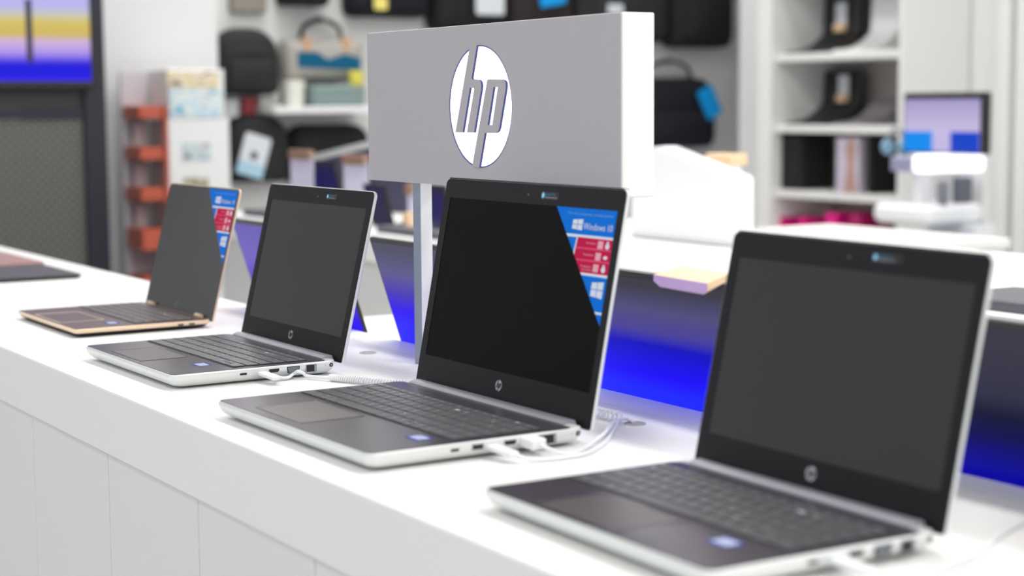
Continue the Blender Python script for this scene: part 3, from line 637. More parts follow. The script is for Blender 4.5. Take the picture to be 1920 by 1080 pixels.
# grey flat bases in front of the far displays
for (pl0, pl1, Y0, Y1, lab) in ((455, 600, 1.53, 1.62, 'grey slim laptop base lying on the left of the second table'), (705, 850, 1.53, 1.60, 'grey slim laptop base on the second table behind the sign post'), (1875, 2010, 1.53, 1.72, 'dark grey laptop base on the second table at the right edge of the photo')):
    a = pix(pl0, 430, 1, Y0).x; b = pix(pl1, 430, 1, Y0).x
    if lab.startswith('dark'): a, b = -0.42, 0.1
    o = box_obj('slim_laptop', (a, Y0, 0.9), (b, Y1, 0.92), mat('grey base', srgb(98, 98, 108), 0.4, 0.3), bev=0.003); tag(o, lab, 'laptop', 'grey laptop bases on the second table')
# big white tapering display box on the second table
Yb = 2.0
a = pix(1180, 275, 1, Yb); b = pix(1417, 330, 1, Yb+0.06); b0 = pix(1417, 455, 1, Yb); a1 = pix(1240, 274, 1, Yb)
bx = empty('display_box', ((a.x+b.x)/2, Yb, 0.9), 0, 'large white box with a sloping top right of the silver sign', 'box'); cx_ = (a.x+b.x)/2
bm = bmesh.new(); prism(bm, [(a.x-cx_, 0), (b.x-cx_, 0), (b.x-cx_, b.z-0.9), (a1.x-cx_, a1.z-0.9), (a.x-cx_, a1.z-0.9-0.01)], 0.0, 0.06, lambda p: Vector((p[0], p[2], p[1])))
o = fin(bm, 'housing', M['white'], bx); bv = o.modifiers.new('bevel', 'BEVEL'); bv.width = 0.012; bv.segments = 3
# base strip
box_obj('base_strip', (a.x-cx_+0.01, -0.006, 0.004), (b.x-cx_-0.01, -0.0005, 0.012), mat('pale base strip', srgb(222, 222, 226), 0.5), bx)
p = pix(1362, 296, 1, 2.36)
hh = p.z-0.9
st = empty('display_stand', (p.x, 2.36, 0.9), 0, 'white stand topped by a small tan wooden block behind the sloping white box', 'stand')
box_obj('column', (-0.05, -0.012, 0), (0.05, 0.012, hh-0.02), M['white'], st); box_obj('wood_block', (-0.06, -0.03, hh-0.0195), (0.06, 0.03, hh+0.012), M['wood'], st, bev=0.004)
# strip table edge seen above the nearest lid
o = box_obj('shelf_board', (pix(1412, 430, 1, 2.6).x, 2.6, 0.86), (pix(1745, 455, 1, 2.6).x, 2.9, 0.885), M['table'], bev=0.002)
sb = empty('low_counter', (-1.6, 2.75, 0), 0, 'narrow white counter seen just above the nearest laptop lid', 'counter'); o.parent = sb; o.location = (1.6, -2.75, 0); o.name = 'countertop'
box_obj('carcass', (pix(1412, 430, 1, 2.6).x+1.63, -0.12, 0.0), (pix(1745, 455, 1, 2.6).x+1.57, 0.12, 0.8595), M['fascia'], sb)

# ------------------------------------------------------------------ television and mesh cabinet on the left
TVX = -4.3
def P(px, py, X=TVX): return pix(px, py, 0, X)
y1 = P(203, 300).y; yi = P(162, 300).y
cb = empty('media_cabinet', (TVX-0.2, (yi-1.6), 0), 0, 'tall dark framed cabinet with grey perforated mesh front, below the television', 'cabinet')
o0 = Vector((TVX-0.2, yi-1.6, 0)); F0 = lambda p: Vector(p)-o0
box_obj('frame_post', (TVX-0.06, yi, 0), (TVX, y1, 2.3), M['darkmetal'], cb, F0, bev=0.003)
box_obj('frame_post', (TVX-0.06, yi-2.0, 0), (TVX, yi-1.94, 2.3), M['darkmetal'], cb, F0, bev=0.003)
zr = P(80, 208).z; z17 = P(80, 172).z
box_obj('cross_rail', (TVX-0.05, yi-1.939, zr-0.03), (TVX-0.012, yi-0.001, zr+0.01), M['darkmetal'], cb, F0)
mm = mat('perforated mesh', srgb(96, 98, 94), 0.5, 0.4)
nt = mm.node_tree; b_ = nt.nodes['Principled BSDF']; tc = nt.nodes.new('ShaderNodeTexCoord'); mp = nt.nodes.new('ShaderNodeMapping'); mp.inputs['Rotation'].default_value = (R(45), 0, 0); mp.inputs['Scale'].default_value = (1, 46, 46)
vo = nt.nodes.new('ShaderNodeTexVoronoi'); vo.inputs['Randomness'].default_value = 0.0; vo.inputs['Scale'].default_value = 1.0
cr = nt.nodes.new('ShaderNodeValToRGB'); cr.color_ramp.elements[0].position = 0.36; cr.color_ramp.elements[0].color = (0.035, 0.036, 0.035, 1); cr.color_ramp.elements[1].position = 0.42; cr.color_ramp.elements[1].color = (*srgb(112, 114, 110), 1)
nt.links.new(tc.outputs['Object'], mp.inputs[0]); nt.links.new(mp.outputs[0], vo.inputs['Vector']); nt.links.new(vo.outputs['Distance'], cr.inputs[0]); nt.links.new(cr.outputs[0], b_.inputs['Base Color'])
box_obj('mesh_panel', (TVX-0.03, yi-1.939, 0.05), (TVX-0.022, yi-0.001, zr-0.031), mm, cb, F0)
box_obj('upper_panel', (TVX-0.03, yi-1.939, zr+0.0105), (TVX-0.022, yi-0.001, 2.28), mat('dark cabinet panel', srgb(50, 56, 52), 0.6), cb, F0)
box_obj('side_panel', (TVX-1.0, y1-0.02, 0), (TVX-0.061, y1, 2.3), M['darkmetal'], cb, F0)
tvb = P(0, 166).z; ty1 = P(171, 100).y; ty0 = ty1-1.2; tvt = tvb+0.72
tv = empty('television', (TVX+0.03, (ty0+ty1)/2, (tvb+tvt)/2), 0, 'television showing a lilac, yellow and blue picture on the dark cabinet at top left', 'television')
o0 = Vector(tv.location); F0 = lambda p: Vector(p)-o0
box_obj('housing', (TVX+0.001, ty0, tvb), (TVX+0.045, ty1, tvt), M['black'], tv, F0, bev=0.004)
tvm = screen_mat('tv picture', [(0.0, (90, 60, 235)), (0.012, (26, 10, 225)), (0.085, (14, 10, 215)), (0.105, (90, 70, 225)), (0.15, (176, 150, 232)), (0.205, (206, 178, 214)), (0.235, (206, 180, 96)), (0.30, (212, 190, 100)), (0.335, (200, 200, 170)), (0.38, (184, 180, 236)), (1.0, (170, 160, 235))], 0, 0.0)
box_obj('screen', (TVX+0.045, ty0+0.018, tvb+0.025), (TVX+0.047, ty1-0.018, tvt-0.02), tvm, tv, F0)
d0 = P(57, 120, TVX+0.048); d1 = P(57, -10, TVX+0.048)
box_obj('picture_tower', (TVX+0.0472, d0.y-0.011, P(57, 118, TVX+.048).z), (TVX+0.048, d0.y+0.011, P(57, -2, TVX+.048).z), mat('picture dark tower', srgb(40, 36, 60), 0.6), tv, F0)

# ------------------------------------------------------------------ brochure stand in front of the white column
BX = -4.95
def Q(px, py): return pix(px, py, 0, BX)
ya, ym, yb = Q(262, 300).y, Q(312, 300).y, Q(432, 300).y
zt = Q(300, 135).z
bs = empty('brochure_stand', (BX, (ya+yb)/2, 0), 0, 'white brochure stand with orange-red tiers and pictured front, before the white column', 'stand')
o0 = Vector((BX, (ya+yb)/2, 0)); F0 = lambda p: Vector(p)-o0
M['orange'] = mat('orange red tray', srgb(196, 92, 68), 0.5)
box_obj('back_board', (BX-0.22, ya, 0), (BX-0.2, ym, zt), mat('lilac grey board', srgb(212, 210, 218), 0.6), bs, F0)
for (pa, pb) in ((198, 222), (276, 300), (352, 377), (430, 470), (520, 545)):
    z0, z1 = Q(285, pb).z, Q(285, pa).z
    box_obj('tray', (BX-0.2, ya+0.005, z0), (BX-0.01, ym-0.004, z0+(z1-z0)), M['orange'], bs, F0, bev=0.003)
for (pa, pb) in ((222, 276), (300, 352), (377, 430)):
    z0, z1 = Q(285, pb).z, Q(285, pa).z
    box_obj('leaflet', (BX-0.17, ya+0.03, z0+0.001), (BX-0.15, ym-0.03, z1-0.02), mat('pale leaflet', srgb(214, 200, 204), 0.6), bs, F0)
box_obj('upright', (BX-0.02, ym-0.003, 0), (BX, ym+0.01, Q(312, 200).z), M['orange'], bs, F0)
box_obj('front_panel', (BX-0.3, ym+0.0105, 0), (BX, yb, Q(360, 222).z), M['white'], bs, F0, bev=0.004)
def scan(name, px0, py0, px1, py1, cols, parent, X=BX+0.001, th=0.004):
    # printed picture: blotchy procedural colours
    m_ = bpy.data.materials.new(name); m_.use_nodes = True; nt = m_.node_tree; b_ = nt.nodes['Principled BSDF']; b_.inputs['Roughness'].default_value = 0.6
    tc = nt.nodes.new('ShaderNodeTexCoord'); n = nt.nodes.new('ShaderNodeTexNoise'); n.inputs['Scale'].default_value = 3.2; n.inputs['Detail'].default_value = 1.0
    nt.links.new(tc.outputs['Generated'], n.inputs['Vector']); cr = nt.nodes.new('ShaderNodeValToRGB'); els = cr.color_ramp.elements
    while len(els) > 1: els.remove(els[-1])
    for i, c in enumerate(cols):
        p_ = 0.3+0.4*i/(len(cols)-1)
        if i == 0: els[0].position = p_; els[0].color = (*srgb(*c), 1)
        else: e = els.new(p_); e.color = (*srgb(*c), 1)
    nt.links.new(n.outputs['Fac'], cr.inputs[0]); nt.links.new(cr.outputs[0], b_.inputs['Base Color'])
    A = pix(px0, py1, 0, X); B = pix(px1, py0, 0, X); o0_ = Vector(parent.location)
    return box_obj(name, (X, A.y, A.z), (X+th, B.y, B.z), m_, parent, lambda p: Vector(p)-o0_)
scan('picture', 343, 268, 395, 301, [(60, 110, 130), (170, 205, 215), (230, 230, 230), (70, 90, 110)], bs)
scan('picture', 345, 332, 390, 352, [(60, 60, 50), (150, 140, 110), (230, 230, 220)], bs)
scan('picture_board', 318, 168, 418, 220, [(60, 140, 190), (190, 222, 236), (238, 238, 232), (110, 180, 215)], bs)
scan('picture_board', 312, 134, 410, 164, [(230, 226, 200), (222, 200, 150), (244, 236, 214), (120, 90, 70)], bs)
zc0 = Q(360, 222).z
box_obj('head_box', (BX-0.25, Q(316, 200).y, zc0+0.001), (BX, Q(422, 200).y, Q(360, 130).z), M['white'], bs, F0, bev=0.004)

# ------------------------------------------------------------------ bags on the end wall
bagm = {k: mat('bag '+k, srgb(*c), 0.8, scale=120, bump=0.3, spec=0.3) for k, c in dict(black=(30, 31, 33), charcoal=(40, 42, 42), ink=(24, 26, 34), brown=(46, 40, 40), grey=(176, 172, 166), teal=(0, 92, 128), tan=(205, 165, 130), navy=(36, 34, 60)).items()}
M['tagw'] = mat('white hang tag', srgb(218, 222, 228), 0.5); M['tagb'] = mat('light blue hang tag', srgb(170, 205, 225), 0.5); M['tagblue'] = mat('blue hang tag', srgb(20, 155, 228), 0.5, spec=0.2)
M['yel'] = mat('yellow tag', srgb(240, 222, 120), 0.5)
def bag(px0, py0, px1, py1, m, label, dome=0.25, depth=0.16, handle=True, name='bag', tags=(), pocket=True, cat='bag', group='bags hung on the end wall', top_r=None, hk=True, band=None, tabs=False):
    X = WX+depth
    A = pix(px0, py1, 0, X); B = pix(px1, py0, 0, X)
    wd = (B.y-A.y); ht = B.z-A.z; cy = (A.y+B.y)/2
    root = empty(name, (WX, cy, A.z), 0, label, cat, group)
    mm_ = bagm[m]; r1 = min(wd, ht)*dome; r0 = min(wd, ht)*0.12
    def rg(i, x): 
        k = wd/2-i
        return [(x, a, b) for a, b in ring(-k, i, k, ht-i, [max(0.01, r0-i*0.3), max(0.01, r1-i*0.3), max(0.01, r1-i*0.3), max(0.01, r0-i*0.3)], 6)]
    bm = bmesh.new(); e = min(0.05, wd*0.14)
    loft(bm, [rg(e*0.5, 0.004), rg(e*0.1, depth*0.15), rg(0, depth*0.35), rg(e*0.08, depth*0.7), rg(e*0.4, depth*0.9), rg(e, depth)])
    fin(bm, 'body', mm_, root, True)
    if pocket:
        bm = bmesh.new(); pw, ph = wd*0.72, ht*0.46
        loft(bm, [[(x, a, b) for a, b in ring(-pw/2+i, ht*0.07+i, pw/2-i, ht*0.07+ph-i, 0.02, 4)] for x, i in ((depth*0.95, 0), (depth*1.08, 0.004), (depth*1.14, 0.02))])
        fin(bm, 'pocket', mm_, root, True)
        bm = bmesh.new(); tube(bm, [(depth*1.0, -pw/2, ht*0.62), (depth*1.03, 0, ht*0.625), (depth*1.0, pw/2, ht*0.62)], 0.004, 6); fin(bm, 'zip', M['darkmetal'], root)
    if handle:
        hw = wd*0.26; bm = bmesh.new()
        tube(bm, smooth_path([(depth*0.5, -hw, ht-0.02), (depth*0.5, -hw*0.85, ht+0.05), (depth*0.5, 0, ht+0.085), (depth*0.5, hw*0.85, ht+0.05), (depth*0.5, hw, ht-0.02)], 6), 0.011, 8)
        fin(bm, 'handle', bagm['ink'] if m != 'ink' else bagm['black'], root, True)
        bm = bmesh.new(); tube(bm, [(0, 0, ht+0.075), (depth*0.8, 0, ht+0.07), (depth*0.85, 0, ht+0.09)], 0.005, 6); fin(bm, 'hook', M['portmetal'], root)
    if band:
        bm = bmesh.new(); prism(bm, [(-wd*0.38, ht*0.30), (wd*0.42, ht*0.24), (wd*0.42, ht*0.52), (wd*0.22, ht*0.62), (0, ht*0.48), (-wd*0.14, ht*0.66), (-wd*0.38, ht*0.66)], depth*0.93, depth*1.05, lambda p: Vector((p[2], p[0], p[1])))
        tag(fin(bm, 'band', bagm['teal'], root), 'teal band across the front')
    if tabs:
        for s_ in (-1, 1):
            box_obj('leather_tab', (depth*0.8, s_*wd*0.25-0.018, ht*0.66), (depth*1.02, s_*wd*0.25+0.018, ht*1.02), bagm['tan'], root, bev=0.003)
    for (tx0, ty0_, tx1, ty1_, rot, tm) in tags:
        Xt = WX+depth*1.16; a_ = pix(tx0, ty1_, 0, Xt); b_ = pix(tx1, ty0_, 0, Xt); tw, th_ = (b_.y-a_.y)/2, (b_.z-a_.z)/2; cyt, czt = (a_.y+b_.y)/2-cy, (a_.z+b_.z)/2-A.z
        c_, s_ = math.cos(R(rot)), math.sin(R(rot))
        f = lambda p: Vector((p[2], cyt+p[0]*c_-p[1]*s_, czt+p[0]*s_+p[1]*c_))
        bm = bmesh.new(); prism(bm, ring(-tw, -th_, tw, th_, min(tw, th_)*0.2, 3), depth*1.145, depth*1.17, f, 0)
        if tm == 'tagw' and th_ > tw*0.9:
            prism(bm, [(-tw, -th_), (tw, -th_), (tw, -th_*0.35), (-tw, -th_*0.35)], depth*1.17, depth*1.175, f, 1)
            prism(bm, circ(0, 0.0, tw*0.28, n=14), depth*1.17, depth*1.178, f, 2)
        tag(fin(bm, 'hang_tag', [M[tm], M['tagb'], M['darkmetal']], root), {'tagw': 'white hang tag', 'tagblue': 'bright blue hang tag', 'yel': 'yellow hang tag'}[tm])
    return root
bag(412, 52, 530, 178, 'charcoal', 'dark domed backpack left of the grey and teal bag', dome=0.42, handle=False)
bag(541, 72, 686, 150, 'grey', 'grey bag with a teal band and tan handle tabs', dome=0.15, band=True, tabs=True, pocket=False, depth=0.13)
bag(436, 215, 548, 345, 'charcoal', 'dark shoulder bag with a tilted white and blue hang tag', dome=0.35, handle=False, tags=[(452, 252, 500, 332, -17, 'tagw')])
bag(552, 232, 700, 345, 'black', 'wide low black bag just left of the silver sign', dome=0.3, depth=0.14, handle=False)
bag(540, -60, 625, 9, 'black', 'black bag cut by the top of the photo above the grey and teal bag', dome=0.2)
bag(664, -100, 812, 30, 'ink', 'black bag with a small yellow tag at the top of the photo', dome=0.2, tags=[(702, -5, 726, 18, 0, 'yel')], pocket=False)
bag(822, -100, 958, 60, 'black', 'black bag with a white tag above the sign logo', dome=0.2, tags=[(893, -20, 945, 27, 0, 'tagw')], pocket=False)
bag(962, -100, 1082, 60, 'brown', 'dark brown bag with a blue tag above the silver sign', dome=0.2, tags=[(1012, -20, 1060, 10, 10, 'tagblue')], pocket=False)
bag(1086, -100, 1262, 78, 'charcoal', 'charcoal bag behind the right end of the silver sign', dome=0.2, tags=[(1140, 8, 1168, 26, 0, 'tagw')])
bag(1266, -100, 1384, 88, 'black', 'black backpack with rounded bottom next to the white pillar', dome=0.2)
bag(1190, 145, 1350, 280, 'ink', 'black bag with a bright blue tilted tag right of the silver sign', dome=0.3, tags=[(1316, 162, 1346, 222, 28, 'tagblue')])
bag(694, 345, 850, 470, 'navy', 'dark navy bag low on the end wall behind the sign post', dome=0.3, handle=False)
# wall shelf with small goods
A = pix(546, 200, 0, WX+0.2); B = pix(700, 200, 0, WX+0.2)
tag(box_obj('wall_shelf', (WX, A.y-0.1, A.z-0.03), (WX+0.25, B.y, A.z), M['white'], bev=0.003), 'narrow white wall shelf below the grey and teal bag', 'shelf')
def goods(px0, py0, px1, m, label, cat, name, rnd=False, dz=0.0):
    a = pix(px0, 195, 0, WX+0.2); b = pix(px1, 195, 0, WX+0.2); zt_ = pix(px0, py0, 0, WX+0.2).z; w_ = (b.y-a.y)/2; h_ = zt_-A.z
    if rnd:
        bm = bmesh.new(); loft(bm, [[(x, y, z) for x, y in circ(0, 0, w_*k, n=24)] for z, k in ((0.0005, 0.8), (0.01, 0.86), (h_*0.9, 1.0), (h_, 0.97))]); o = fin(bm, name, m, None, True)
    else:
        o = box_obj(name, (-w_*0.7, -w_, 0.0005), (w_*0.7, w_, h_), m, bev=min(0.012, w_*0.2))
    o.location = (WX+0.13, (a.y+b.y)/2, A.z); return tag(o, label, cat)
goods(545, 150, 583, mat('cream tub', srgb(226, 226, 216), 0.5), 'cream round tub on the wall shelf', 'tub', 'tub', True)
goods(588, 160, 684, mat('sage pouch', srgb(128, 148, 146), 0.7), 'sage green pouch on the wall shelf', 'pouch', 'pouch')
yt = goods(657, 172, 684, mat('yellow ball', srgb(225, 215, 90), 0.6), 'small yellow tin on top of the sage pouch', 'tin', 'tin', True)
yt.location.x = WX+0.19; yt.location.z = pix(600, 160, 0, WX+0.2).z
# small red and white packs on the wall below the first backpack
for (a0, b0, a1, b1, m_, lab, nm) in ((424, 186, 448, 222, M['white'], 'small white pack hanging left of the red one', 'hanging_pack'), (456, 182, 482, 216, mat('red pack', srgb(170, 60, 66), 0.5), 'small red pack hanging under the dark domed backpack', 'hanging_pack'), (488, 170, 526, 205, mat('cream pack', srgb(224, 224, 218), 0.5), 'small cream pack hanging right of the red one', 'hanging_pack')):
    p0, p1 = pix(a0, b1, 0, WX+0.04), pix(a1, b0, 0, WX+0.04)
    tag(box_obj(nm, (WX, p0.y, p0.z), (WX+0.04, p1.y, p1.z), m_, bev=0.004), lab, 'packet', 'small packs on the end wall')
p0, p1 = pix(436, 22, 0, WX+0.05), pix(500, -30, 0, WX+0.05)
tag(box_obj('framed_board', (WX, p0.y, p0.z), (WX+0.05, p1.y, p1.z), mat('taupe board', srgb(140, 132, 122), 0.6), bev=0.004), 'taupe board at the very top beside the white column', 'board')

# ------------------------------------------------------------------ back shelves on the right
SY = 4.7
x0 = pix(1452, 240, 1, SY).x; x1 = pix(1702, 240, 1, SY+0.02).x-0.02
su = empty('shelf_unit', ((x0+x1)/2, SY+0.19, 0), 0, 'white wall shelf unit holding laptops right of the pillar', 'shelf unit'); o0 = Vector(su.location); F0 = lambda p: Vector(p)-o0
box_obj('side_panel', (x0-0.10, SY-0.02, 0), (x0-0.001, 5.085, 2.6), M['fascia'], su, F0)
box_obj('side_panel', (x1+0.001, SY-0.02, 0), (x1+0.02, 5.085, 2.6), M['fascia'], su, F0)
box_obj('back_board', (x0, 5.07, 0), (x1, 5.085, 2.6), mat('shelf back', srgb(176, 170, 166), 0.7), su, F0)
SZ = [pix(1575, v, 1, SY).z for v in (97, 235, 362)]
for z_ in SZ + [0.20, 0.08, SZ[0]+0.36]:
    box_obj('shelf', (x0, SY, z_-0.035), (x1, 5.069, z_), M['fascia'], su, F0, bev=0.002)
box_obj('shelf', (x0, SY, 0.585), (x1, 5.069, 0.62), M['fascia'], su, F0)
def curved_stand(pxl, pxr, z_, h_, m, label, card=None):
    Yc = SY+0.27; xl = pix(pxl, 200, 1, Yc).x; xr = pix(pxr, 200, 1, Yc+0.02).x; W_ = xr-xl
    r_ = empty('curved_display_stand', ((xl+xr)/2, SY+0.04, z_), 0, label, 'stand', 'curved display stands on the back shelves')
    prof = [(0.0, 0.0005), (0.0, 0.010)]
    for k in range(9):
        t_ = k/8; prof.append((0.23*t_**0.85, 0.012+0.085*t_**2.2))
    prof += [(0.245, h_), (0.255, h_), (0.255, 0.0005)]
    bm = bmesh.new(); prism(bm, prof, -W_/2, W_/2, lambda p: Vector((p[2], p[0], p[1]))); fin(bm, 'stand_body', m, r_)
    if card:
        cx_ = pix(card[0], 200, 1, SY+0.2).x-(xl+xr)/2
        tag(box_obj('price_card', (cx_-0.035, 0.222, card[1]+0.035), (cx_+0.035, 0.228, card[2]+0.04), M['tagw'], r_), 'pale price card'); box_obj('card_foot', (cx_-0.03, 0.205, 0.105), (cx_+0.03, 0.2445, card[1]+0.041), M['wood'], r_)
M['blackshelf'] = mat('black stand plastic', srgb(30, 31, 33), 0.5)
curved_stand(1542, 1618, SZ[0], 0.315, M['blackshelf'], 'black curved stand on the top back shelf', (1556, 0.10, 0.20))
curved_stand(1630, 1688, SZ[0], 0.315, M['white'], 'white curved stand on the top back shelf')
curved_stand(1542, 1618, SZ[1], 0.255, M['blackshelf'], 'black curved stand on the middle back shelf', (1562, 0.10, 0.19))
curved_stand(1634, 1692, SZ[1], 0.11, mat('grey stand plastic', srgb(128, 124, 130), 0.5), 'low grey curved stand on the middle back shelf')
def onshelf(px0, px1, pyt, Y, zb, d, m, label, cat, name, group=None, bev=0.005):
    a = pix(px0, 300, 1, Y).x; b = pix(px1, 300, 1, Y+d).x; zt_ = pix((px0+px1)/2, pyt, 1, Y).z
    return tag(box_obj(name, (a, Y, zb+0.0005), (b, Y+d, zt_), m, bev=bev), label, cat, group)
onshelf(1464, 1562, 250, SY+0.04, SZ[2], 0.2, bagm['black'], 'large black box at the left of the lower back shelf', 'box', 'storage_box', 'boxes on the lower back shelf')
onshelf(1632, 1692, 255, SY+0.04, SZ[2], 0.2, bagm['black'], 'black box at the right of the lower back shelf', 'box', 'storage_box', 'boxes on the lower back shelf')
o = onshelf(1566, 1624, 258, SY+0.03, SZ[2], 0.05, mat('lilac white poster', srgb(196, 186, 204), 0.5), 'pale lilac picture card between two black boxes', 'card', 'picture_card')
cc = pix(1594, 300, 1, SY+0.029)
bm = bmesh.new(); prism(bm, [(-0.04, SZ[2]+0.002), (0.045, SZ[2]+0.002), (0.02, SZ[2]+0.12), (0.035, SZ[2]+0.2), (0.0, SZ[2]+0.27), (-0.03, SZ[2]+0.2), (-0.015, SZ[2]+0.12)], -0.002, 0.0, lambda p: Vector((cc.x+p[0], SY+0.03+p[2], p[1]))); pf = fin(bm, 'printed_figure', mat('figure tan', srgb(178, 140, 130), 0.6)); pf.parent = o
M['pinkm'] = mat('magenta box', srgb(232, 10, 140), 0.5); M['pinkd'] = mat('dark magenta box', srgb(170, 0, 95), 0.5)
for (a0, a1, t_, m_, lab) in ((1466, 1486, 408, M['pinkm'], 'small magenta packet at the left under the back shelves'), (1508, 1562, 410, M['pinkm'], 'magenta box in the middle under the back shelves'), (1568, 1612, 402, M['pinkm'], 'bright magenta box right of the middle one'), (1613, 1658, 404, M['pinkd'], 'dark magenta box at the right under the back shelves')):
    onshelf(a0, a1, t_, SY+0.04, 0.6205, 0.2, m_, lab, 'box', 'magenta_box', 'magenta boxes under the back shelves')
# ------------------------------------------------------------------ accessory kiosk at the right
KY = 4.0
def K(px, py, Y=KY): return pix(px, py, 1, Y)
kx0, kx1 = K(1632, 300).x, K(1852, 300, KY+0.31).x; kc = (kx0+kx1)/2
ks = empty('accessory_stand', (kc, KY+0.2, 0), 0, 'white accessory stand with a lit tray under the screen at right', 'stand'); o0 = Vector(ks.location); F0 = lambda p: Vector(p)-o0
box_obj('back_board', (K(1735, 300, KY+.32).x, KY+0.32, 0), (K(1858, 300, KY+.36).x, KY+0.36, K(1770, 176).z), M['fascia'], ks, F0)
zA, zB = K(1740, 386).z, K(1740, 425).z
box_obj('tray', (kx0, KY, zB), (kx1, KY+0.31, zA), M['white'], ks, F0, bev=0.02)
zC, zD = K(1760, 292).z, K(1760, 326).z
M['litshelf'] = mat('lit acrylic shelf', (0.9, 0.9, 0.95), 0.4, emit=1.1, ecol=(0.93, 0.92, 1.0))
tag(box_obj('lit_shelf', (K(1700, 300).x, KY+0.02, zD), (K(1850, 300, KY+0.31).x, KY+0.31, zC), M['litshelf'], ks, F0, bev=0.01), 'glowing white shelf')
box_obj('shelf_wing', (K(1650, 300).x, KY+0.05, zD), (K(1699, 300).x, KY+0.2, zC-0.01), mat('smoky shelf', srgb(150, 150, 180), 0.3), ks, F0, bev=0.005)
box_obj('foot_column', (kx0+0.02, KY+0.05, 0), (kx1-0.0, KY+0.31, zB-0.14), M['white'], ks, F0)
box_obj('column', (kx0+0.35, KY+0.2, zB-0.139), (kx1-0.2, KY+0.31, zB-0.001), M['white'], ks, F0)
zz0 = K(1770, 290).z
mo = empty('monitor', (K(1770, 200).x, KY+0.15, zz0), 0, 'monitor with lilac picture and two blue blocks on the accessory stand', 'monitor'); o0 = Vector(mo.location); F0 = lambda p: Vector(p)-o0
ma_, mb_ = K(1692, 230, KY+.13), K(1850, 230, KY+.13); ztm = K(1770, 173, KY+.13).z
zz0m = zC+0.002
box_obj('housing', (ma_.x, KY+0.13, zz0m), (mb_.x, KY+0.16, ztm), M['black'], mo, F0, bev=0.006)
scm = screen_mat('monitor picture', [(0.0, (190, 180, 225)), (0.4, (196, 186, 222)), (0.8, (176, 164, 206)), (1.0, (160, 150, 195))], 0, 0.0)
sx0, sx1 = K(1697, 230, KY+.129).x, K(1838, 230, KY+.129).x
box_obj('screen', (sx0, KY+0.127, zz0m+0.008), (sx1, KY+0.1297, ztm-0.025), scm, mo, F0)
zt2 = K(1770, 247, KY+.12).z
box_obj('picture_block', (sx0, KY+0.1262, zz0m+0.008), (K(1748, 250, KY+.126).x, KY+0.1269, zt2), screen_mat('azure block', [(0, (0, 140, 238)), (1, (0, 135, 235))]), mo, F0)
box_obj('picture_block', (K(1782, 250, KY+.126).x, KY+0.1262, zz0m+0.008), (sx1, KY+0.1269, zt2), screen_mat('royal block', [(0, (0, 62, 196)), (1, (0, 64, 200))]), mo, F0)
for (a0, a1, t_, col, lab, nm, cat, rnd) in ((1672, 1690, 345, (40, 40, 52), 'small dark gadget at the left of the stand tray', 'gadget', 'gadget', 1), (1692, 1706, 352, (225, 225, 230), 'small white gadget on the stand tray', 'gadget', 'gadget', 1), (1712, 1746, 330, (222, 220, 224), 'white pack in the middle of the stand tray', 'packet', 'packet', 0),
                                         (1752, 1786, 340, (120, 122, 132), 'grey round speaker on the stand tray', 'speaker', 'speaker', 1), (1790, 1828, 336, (96, 98, 108), 'dark grey pack at the right of the stand tray', 'packet', 'packet', 0)):
    a = K(a0, 380, KY+0.08).x; b = K(a1, 380, KY+0.13).x; zt_ = K(a0, t_, KY+.08).z; h_ = zt_-zA; w_ = (b-a)/2
    if rnd:
        bm = bmesh.new(); loft(bm, [[(x, y, z) for x, y in circ(0, 0, w_*k, n=20)] for z, k in ((0.0005, 0.8), (h_*0.3, 1.0), (h_*0.8, 1.0), (h_, 0.7))]); o = fin(bm, nm, mat(lab[:16], srgb(*col), 0.4), None, True)
    else: o = box_obj(nm, (-w_, -0.03, 0.0005), (w_, 0.03, h_), mat(lab[:16], srgb(*col), 0.4), bev=0.004)
    dY_ = 0.24 if a0 > 1780 else 0.1
    if a0 > 1780: a = K(a0, 380, KY+0.24).x; b = K(a1, 380, KY+0.27).x
    o.location = ((a+b)/2, KY+dY_, zA); tag(o, lab, cat)
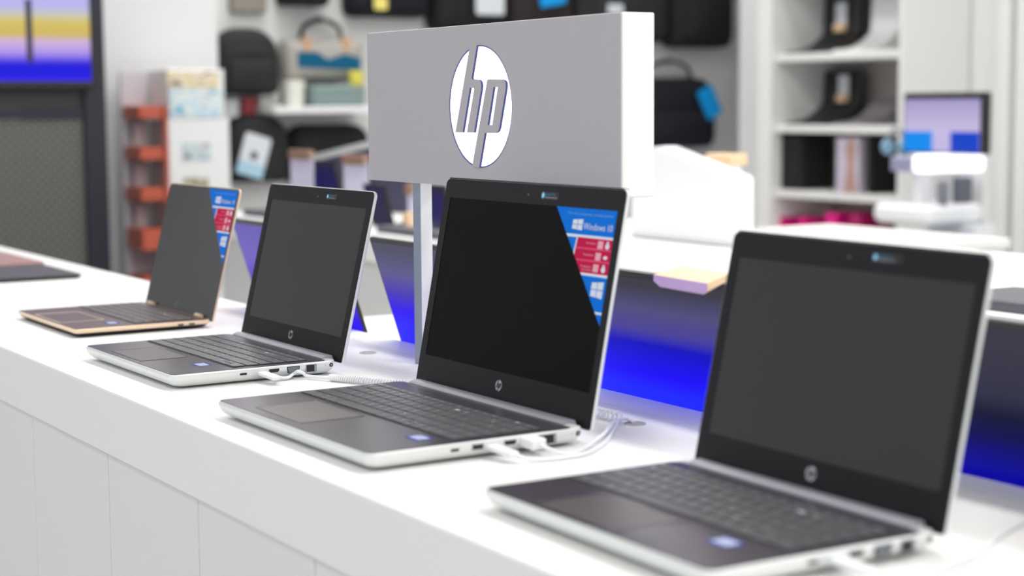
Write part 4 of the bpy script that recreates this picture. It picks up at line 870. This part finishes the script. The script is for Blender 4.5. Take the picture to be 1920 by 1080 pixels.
# headset on the wing shelf
hx_ = K(1662, 300, KY+0.1).x; hz_ = zC-0.01
hd = empty('headset', (hx_, KY+0.15, hz_), 0, 'grey and pale blue headset at the left end of the lit shelf', 'headset')
bm = bmesh.new(); tube(bm, [(-0.045+0.045*(1-math.cos(R(a)))*1.0, 0, 0.03+0.075*math.sin(R(a))) for a in range(0, 181, 15)], 0.008, 8); fin(bm, 'headband', mat('headset grey', srgb(150, 152, 160), 0.4), hd, True)
for s_ in (-1, 1):
    bm = bmesh.new(); loft(bm, [[(s_*0.045+x_, a, 0.033+b) for a, b in circ(0, 0, 0.032*k, n=18)] for x_, k in ((-0.012, 0.8), (-0.006, 1), (0.006, 1), (0.012, 0.8))]); fin(bm, 'ear_cup', mat('cup pale blue', srgb(130, 170, 195), 0.4), hd, True)
zlow = zB-0.14
for (a0, a1, t_, col, lab) in ((1738, 1764, 444, (20, 100, 175), 'small deep blue pack under the stand tray'), (1796, 1842, 446, (0, 145, 225), 'bright azure pack under the stand tray'), (1708, 1728, 440, (110, 120, 150), 'small slate pack under the stand tray')):
    Yk = KY+(0.06 if a0 < 1780 else 0.13); a = K(a0, 460, Yk).x; b = K(a1, 460, Yk).x; zt_ = K(a0, t_, Yk).z
    tag(box_obj('packet', (a, Yk, zlow+0.0005), (b, Yk+0.05, max(zt_, zlow+0.05)), mat(lab[:14], srgb(*col), 0.45), bev=0.003), lab, 'packet', 'packs under the stand tray')
# ribbed white wall panels at the far right
rb = empty('ribbed_wall_cladding', (-1.8, 5.1, 0), 0, 'white wall panel with faint vertical ribs at the right edge of the photo', 'panel')
box_obj('backing_board', (pix(1790, 300, 1, 5.1).x+1.8, -0.0029, 0.0), (2.4, 0.02, 2.6), M['fascia'], rb)
for i in range(16):
    xx = pix(1862, 300, 1, 5.05).x+i*0.11-(-1.8)
    box_obj('rib', (xx, -0.05, 0.0), (xx+0.075, -0.003, 2.6), M['fascia'], rb, bev=0.004)
# white low unit at right edge
ua = pix(1862, 520, 1, 2.9).x
lu = empty('side_counter', (ua+0.6, 3.2, 0), 0, 'white counter with two ledges at the right edge of the photo', 'counter')
box_obj('top_ledge', (-0.6, -0.2, 0.80), (0.8, 0.2, 0.83), M['white'], lu, bev=0.003); box_obj('lower_ledge', (-0.6, -0.23, 0.68), (0.8, 0.2, 0.72), M['white'], lu, bev=0.003); box_obj('carcass', (-0.58, -0.15, 0), (0.78, 0.18, 0.679), M['fascia'], lu)
box_obj('back_strip', (-0.58, -0.1, 0.7205), (0.78, 0.18, 0.7995), M['fascia'], lu)
